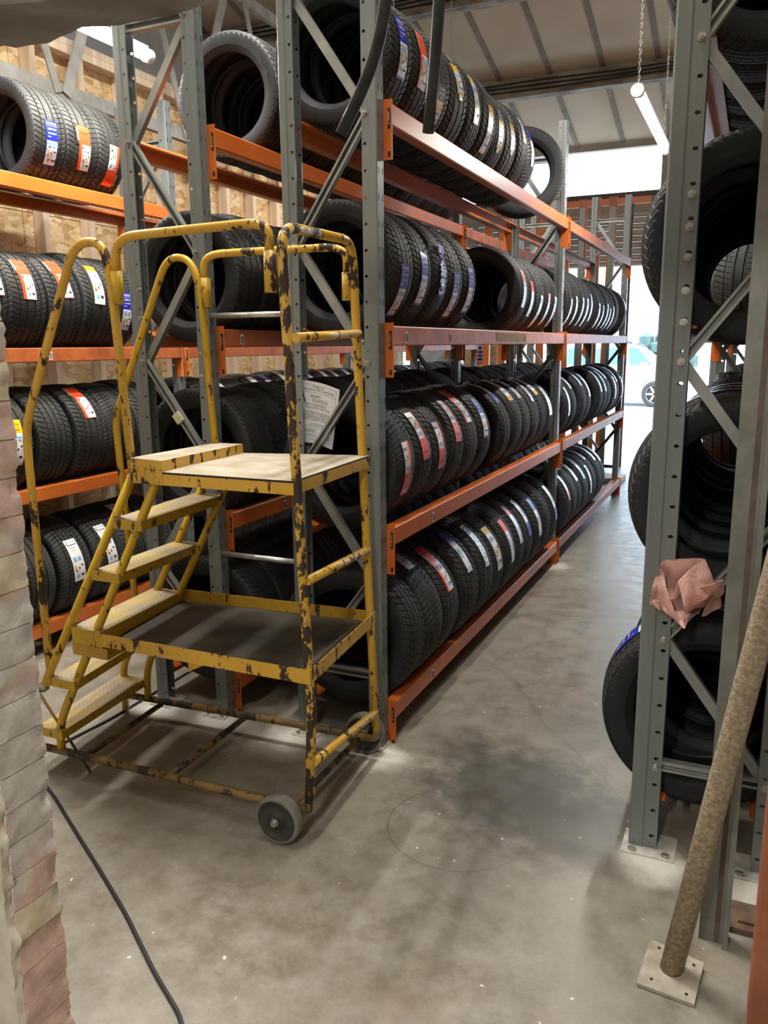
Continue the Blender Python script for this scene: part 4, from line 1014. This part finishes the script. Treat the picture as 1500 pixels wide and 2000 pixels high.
# ------------------------------------------------------------------ far end: stored frames and beams, boards, car
def stored_frame(x, y, h, label, ang):
    t = thing('spare_frame', label, 'rack frame', (x, y, 0), 'spare rack frames stored at the far end')
    s_ = h / UP_H
    put('upright', UPR, t, (.20, 0, 0), None, (1, 1, s_)); put('upright', UPL, t, (-.20, 0, 0), None, (1, 1, s_))
    k = 0; z = .3
    while z < h - .5:
        mb = MB(); a, b = (-.16, .16) if k % 2 else (.16, -.16)
        mb.channel((a, .03, z), (b, .03, z + .42), .03, .024, 'brace'); mb.obj('brace', t); z += .42; k += 1
    mb = MB(); mb.channel((-.16, .03, h - .25), (.16, .03, h - .25), .034, .028, 'brace'); mb.obj('brace', t)
    t.rotation_euler = (math.radians(ang), 0, math.radians(6))
    return t
stored_frame(-1.78, 9.9, 3.12, 'spare grey rack frame standing at the far end of the aisle rack, right one', -1)
stored_frame(-2.30, 9.7, 3.05, 'spare grey rack frame standing at the far end of the aisle rack, left one', -1)
sb = [(-2.62, 10.3, 3.25), (-2.48, 10.32, 3.1), (-2.20, 10.45, 3.15), (-2.05, 10.5, 3.3), (-1.86, 10.45, 3.3), (-1.74, 10.45, 3.3), (-3.05, 10.6, 3.2), (-3.3, 10.6, 3.1)]
names_ = ['third', 'fourth', 'fifth', 'sixth', 'seventh', 'eighth', 'second', 'first']
for k, (x, y, h) in enumerate(sb):
    mb = MB(); mb.box((-.045, -.025, 0), (.045, .025, h), 'orange', .004); mb.box((-.05, -.035, 0), (.05, -.025, .2), 'beamscuff'); mb.box((-.05, -.035, h - .2), (.05, -.025, h), 'beamscuff')
    o = mb.obj('spare_beam', None, (x, y, 0)); tag(o, f'spare orange beam stood on end beyond the racks, {names_[k]} from the left', 'beam', 'spare orange beams stood on end'); o.rotation_euler = (0, math.radians(rt.uniform(-1, 1)), 0)
mb = MB(); mb.box((-2.75, 10.9, 3.28), (-1.32, 10.96, 3.36), 'orange', .004); mb.box((-2.75, 10.86, 3.22), (-2.72, 10.97, 3.40), 'orange')
mb.box((-2.7, 10.91, 0), (-2.66, 10.95, 3.28), 'rust'); mb.box((-1.56, 10.91, 0), (-1.52, 10.95, 3.28), 'rust')
tag(mb.obj('beam_stand'), 'orange cross bar holding the stood up beams below the far window', 'stand')
mb = MB(); mb.box((-4.95, 12.35, 0), (-4.30, 12.38, 2.3), 'panelwhite', .004); tag(mb.obj('white_board'), 'plain pale board standing by the far doorway, left of the strand board', 'board')
mb = MB(); mb.box((-4.20, 12.35, 0), (-3.66, 12.38, 2.3), 'osb'); mb.box((-3.66, 12.32, 0), (-3.56, 12.40, 2.3), 'pine'); ob = mb.obj('strand_board'); tag(ob, 'strand board panel with a safety sign at the far end', 'board')
sg = thing('safety_sign', 'small blue and red safety sign on the far strand board', 'sign', (0, 0, 0))
mb = MB(); mb.box((-4.02, 12.335, 1.28), (-3.82, 12.349, 1.58), 'white')
for k, (c_, z) in enumerate((('blue', 1.455), ('blue', 1.40), ('blue', 1.345), ('red', 1.29))): mb.box((-3.97, 12.332, z), (-3.83, 12.335, z + .042), c_)
mb.lathe([(0, .0001), (0, .03), (-.002, .03), (-.002, .0001)], 'blue', 16, 'Y', (-3.92, 12.334, 1.54), False, False); mb.obj('panel', sg)
mb = MB(); mb.box((-1.60, 9.55, 0), (-1.32, 9.95, .06), 'pine', .004); tag(mb.obj('wood_block'), 'pale flat timber block on the floor at the end of the aisle rack', 'block')

car = thing('car', 'white parked car outside the far doorway', 'car', (-3.3, 22.6, -.015))
cx0 = 0
mb = MB()
prof = [(-2.05, .30), (-2.10, .62), (-2.02, .95), (-1.75, 1.05), (-1.35, 1.48), (-.9, 1.58), (.1, 1.60), (.55, 1.50), (1.05, 1.10), (1.85, .95), (2.05, .78), (2.08, .40), (1.9, .26), (-1.9, .26)]
wd = .85
L = len(prof)
def ww(z): return wd if z < 1.05 else wd - (z - 1.05) * .42
a = mb.add([(x, -ww(z), z) for x, z in prof]); b = mb.add([(x, ww(z), z) for x, z in prof])
for i in range(L): j = (i + 1) % L; mb.face([a + i, a + j, b + j, b + i], 'carwhite')
mb.face([a + i for i in range(L - 1, -1, -1)], 'carwhite'); mb.face([b + i for i in range(L)], 'carwhite')
mb.obj('body', car)
for (x0, x1, x2, x3) in ((-1.55, -.72, -.72, -1.22), (-.64, .30, .22, -.64), (.36, .92, .52, .30)):
    mb = MB(); z0, z1 = 1.06, 1.48
    q = [(x0, -ww(z0) - .006, z0), (x1, -ww(z0) - .006, z0), (x2, -ww(z1) - .006, z1), (x3, -ww(z1) - .006, z1)]
    b = mb.add(q + [(x, y + .03, z) for x, y, z in q])
    mb.face([b, b + 1, b + 2, b + 3], 'carglass')
    for i in range(4): j = (i + 1) % 4; mb.face([b + i, b + 4 + i, b + 4 + j, b + j], 'carglass')
    mb.obj('side_window', car)
for x in (-1.25, 1.02):
    for s in (-1, 1):
        wv = put('wheel', None, car)
        mb = MB(); mb.lathe([(-.10, .22), (-.11, .30), (-.08, .33), (.08, .33), (.11, .30), (.10, .22)], 'cartyre', 32, 'Y', (x, s * .80, .33)); mb.obj('tyre', wv)
        mb = MB(); mb.lathe([(-.06, .0001), (-.06, .22), (.06, .22), (.06, .0001)], 'cartyre', 24, 'Y', (x, s * .80, .33), False)
        for k in range(6):
            an = k * PI / 3; mb.beam((x, s * .885, .33), (x + .22 * math.cos(an), s * .885, .33 + .22 * math.sin(an)), .05, .02, 'alloy')
        mb.lathe([(s * .07, .21), (s * .09, .23), (s * .07, .235)], 'alloy', 24, 'Y', (x, s * .80, .33), False); mb.obj('rim', wv)
mb = MB(); mb.box((.62, -1.0, 1.02), (.80, -.84, 1.14), 'carwhite', .02); mb.obj('door_mirror', car)
mb = MB()
for k in range(60):
    p = Vector((rt.uniform(-1.6, 1.6), rt.uniform(-.6, .6), rt.uniform(.2, 1.9)))
    mb.lathe([(-.25, .0001), (-.15, .25), (.15, .3), (.3, .0001)], 'leaf', 7, 'Z', p, False, False)
tag(mb.obj('bush', None, (-3.9, 34, -.1)), 'dark green bush beyond the parked car', 'bush')
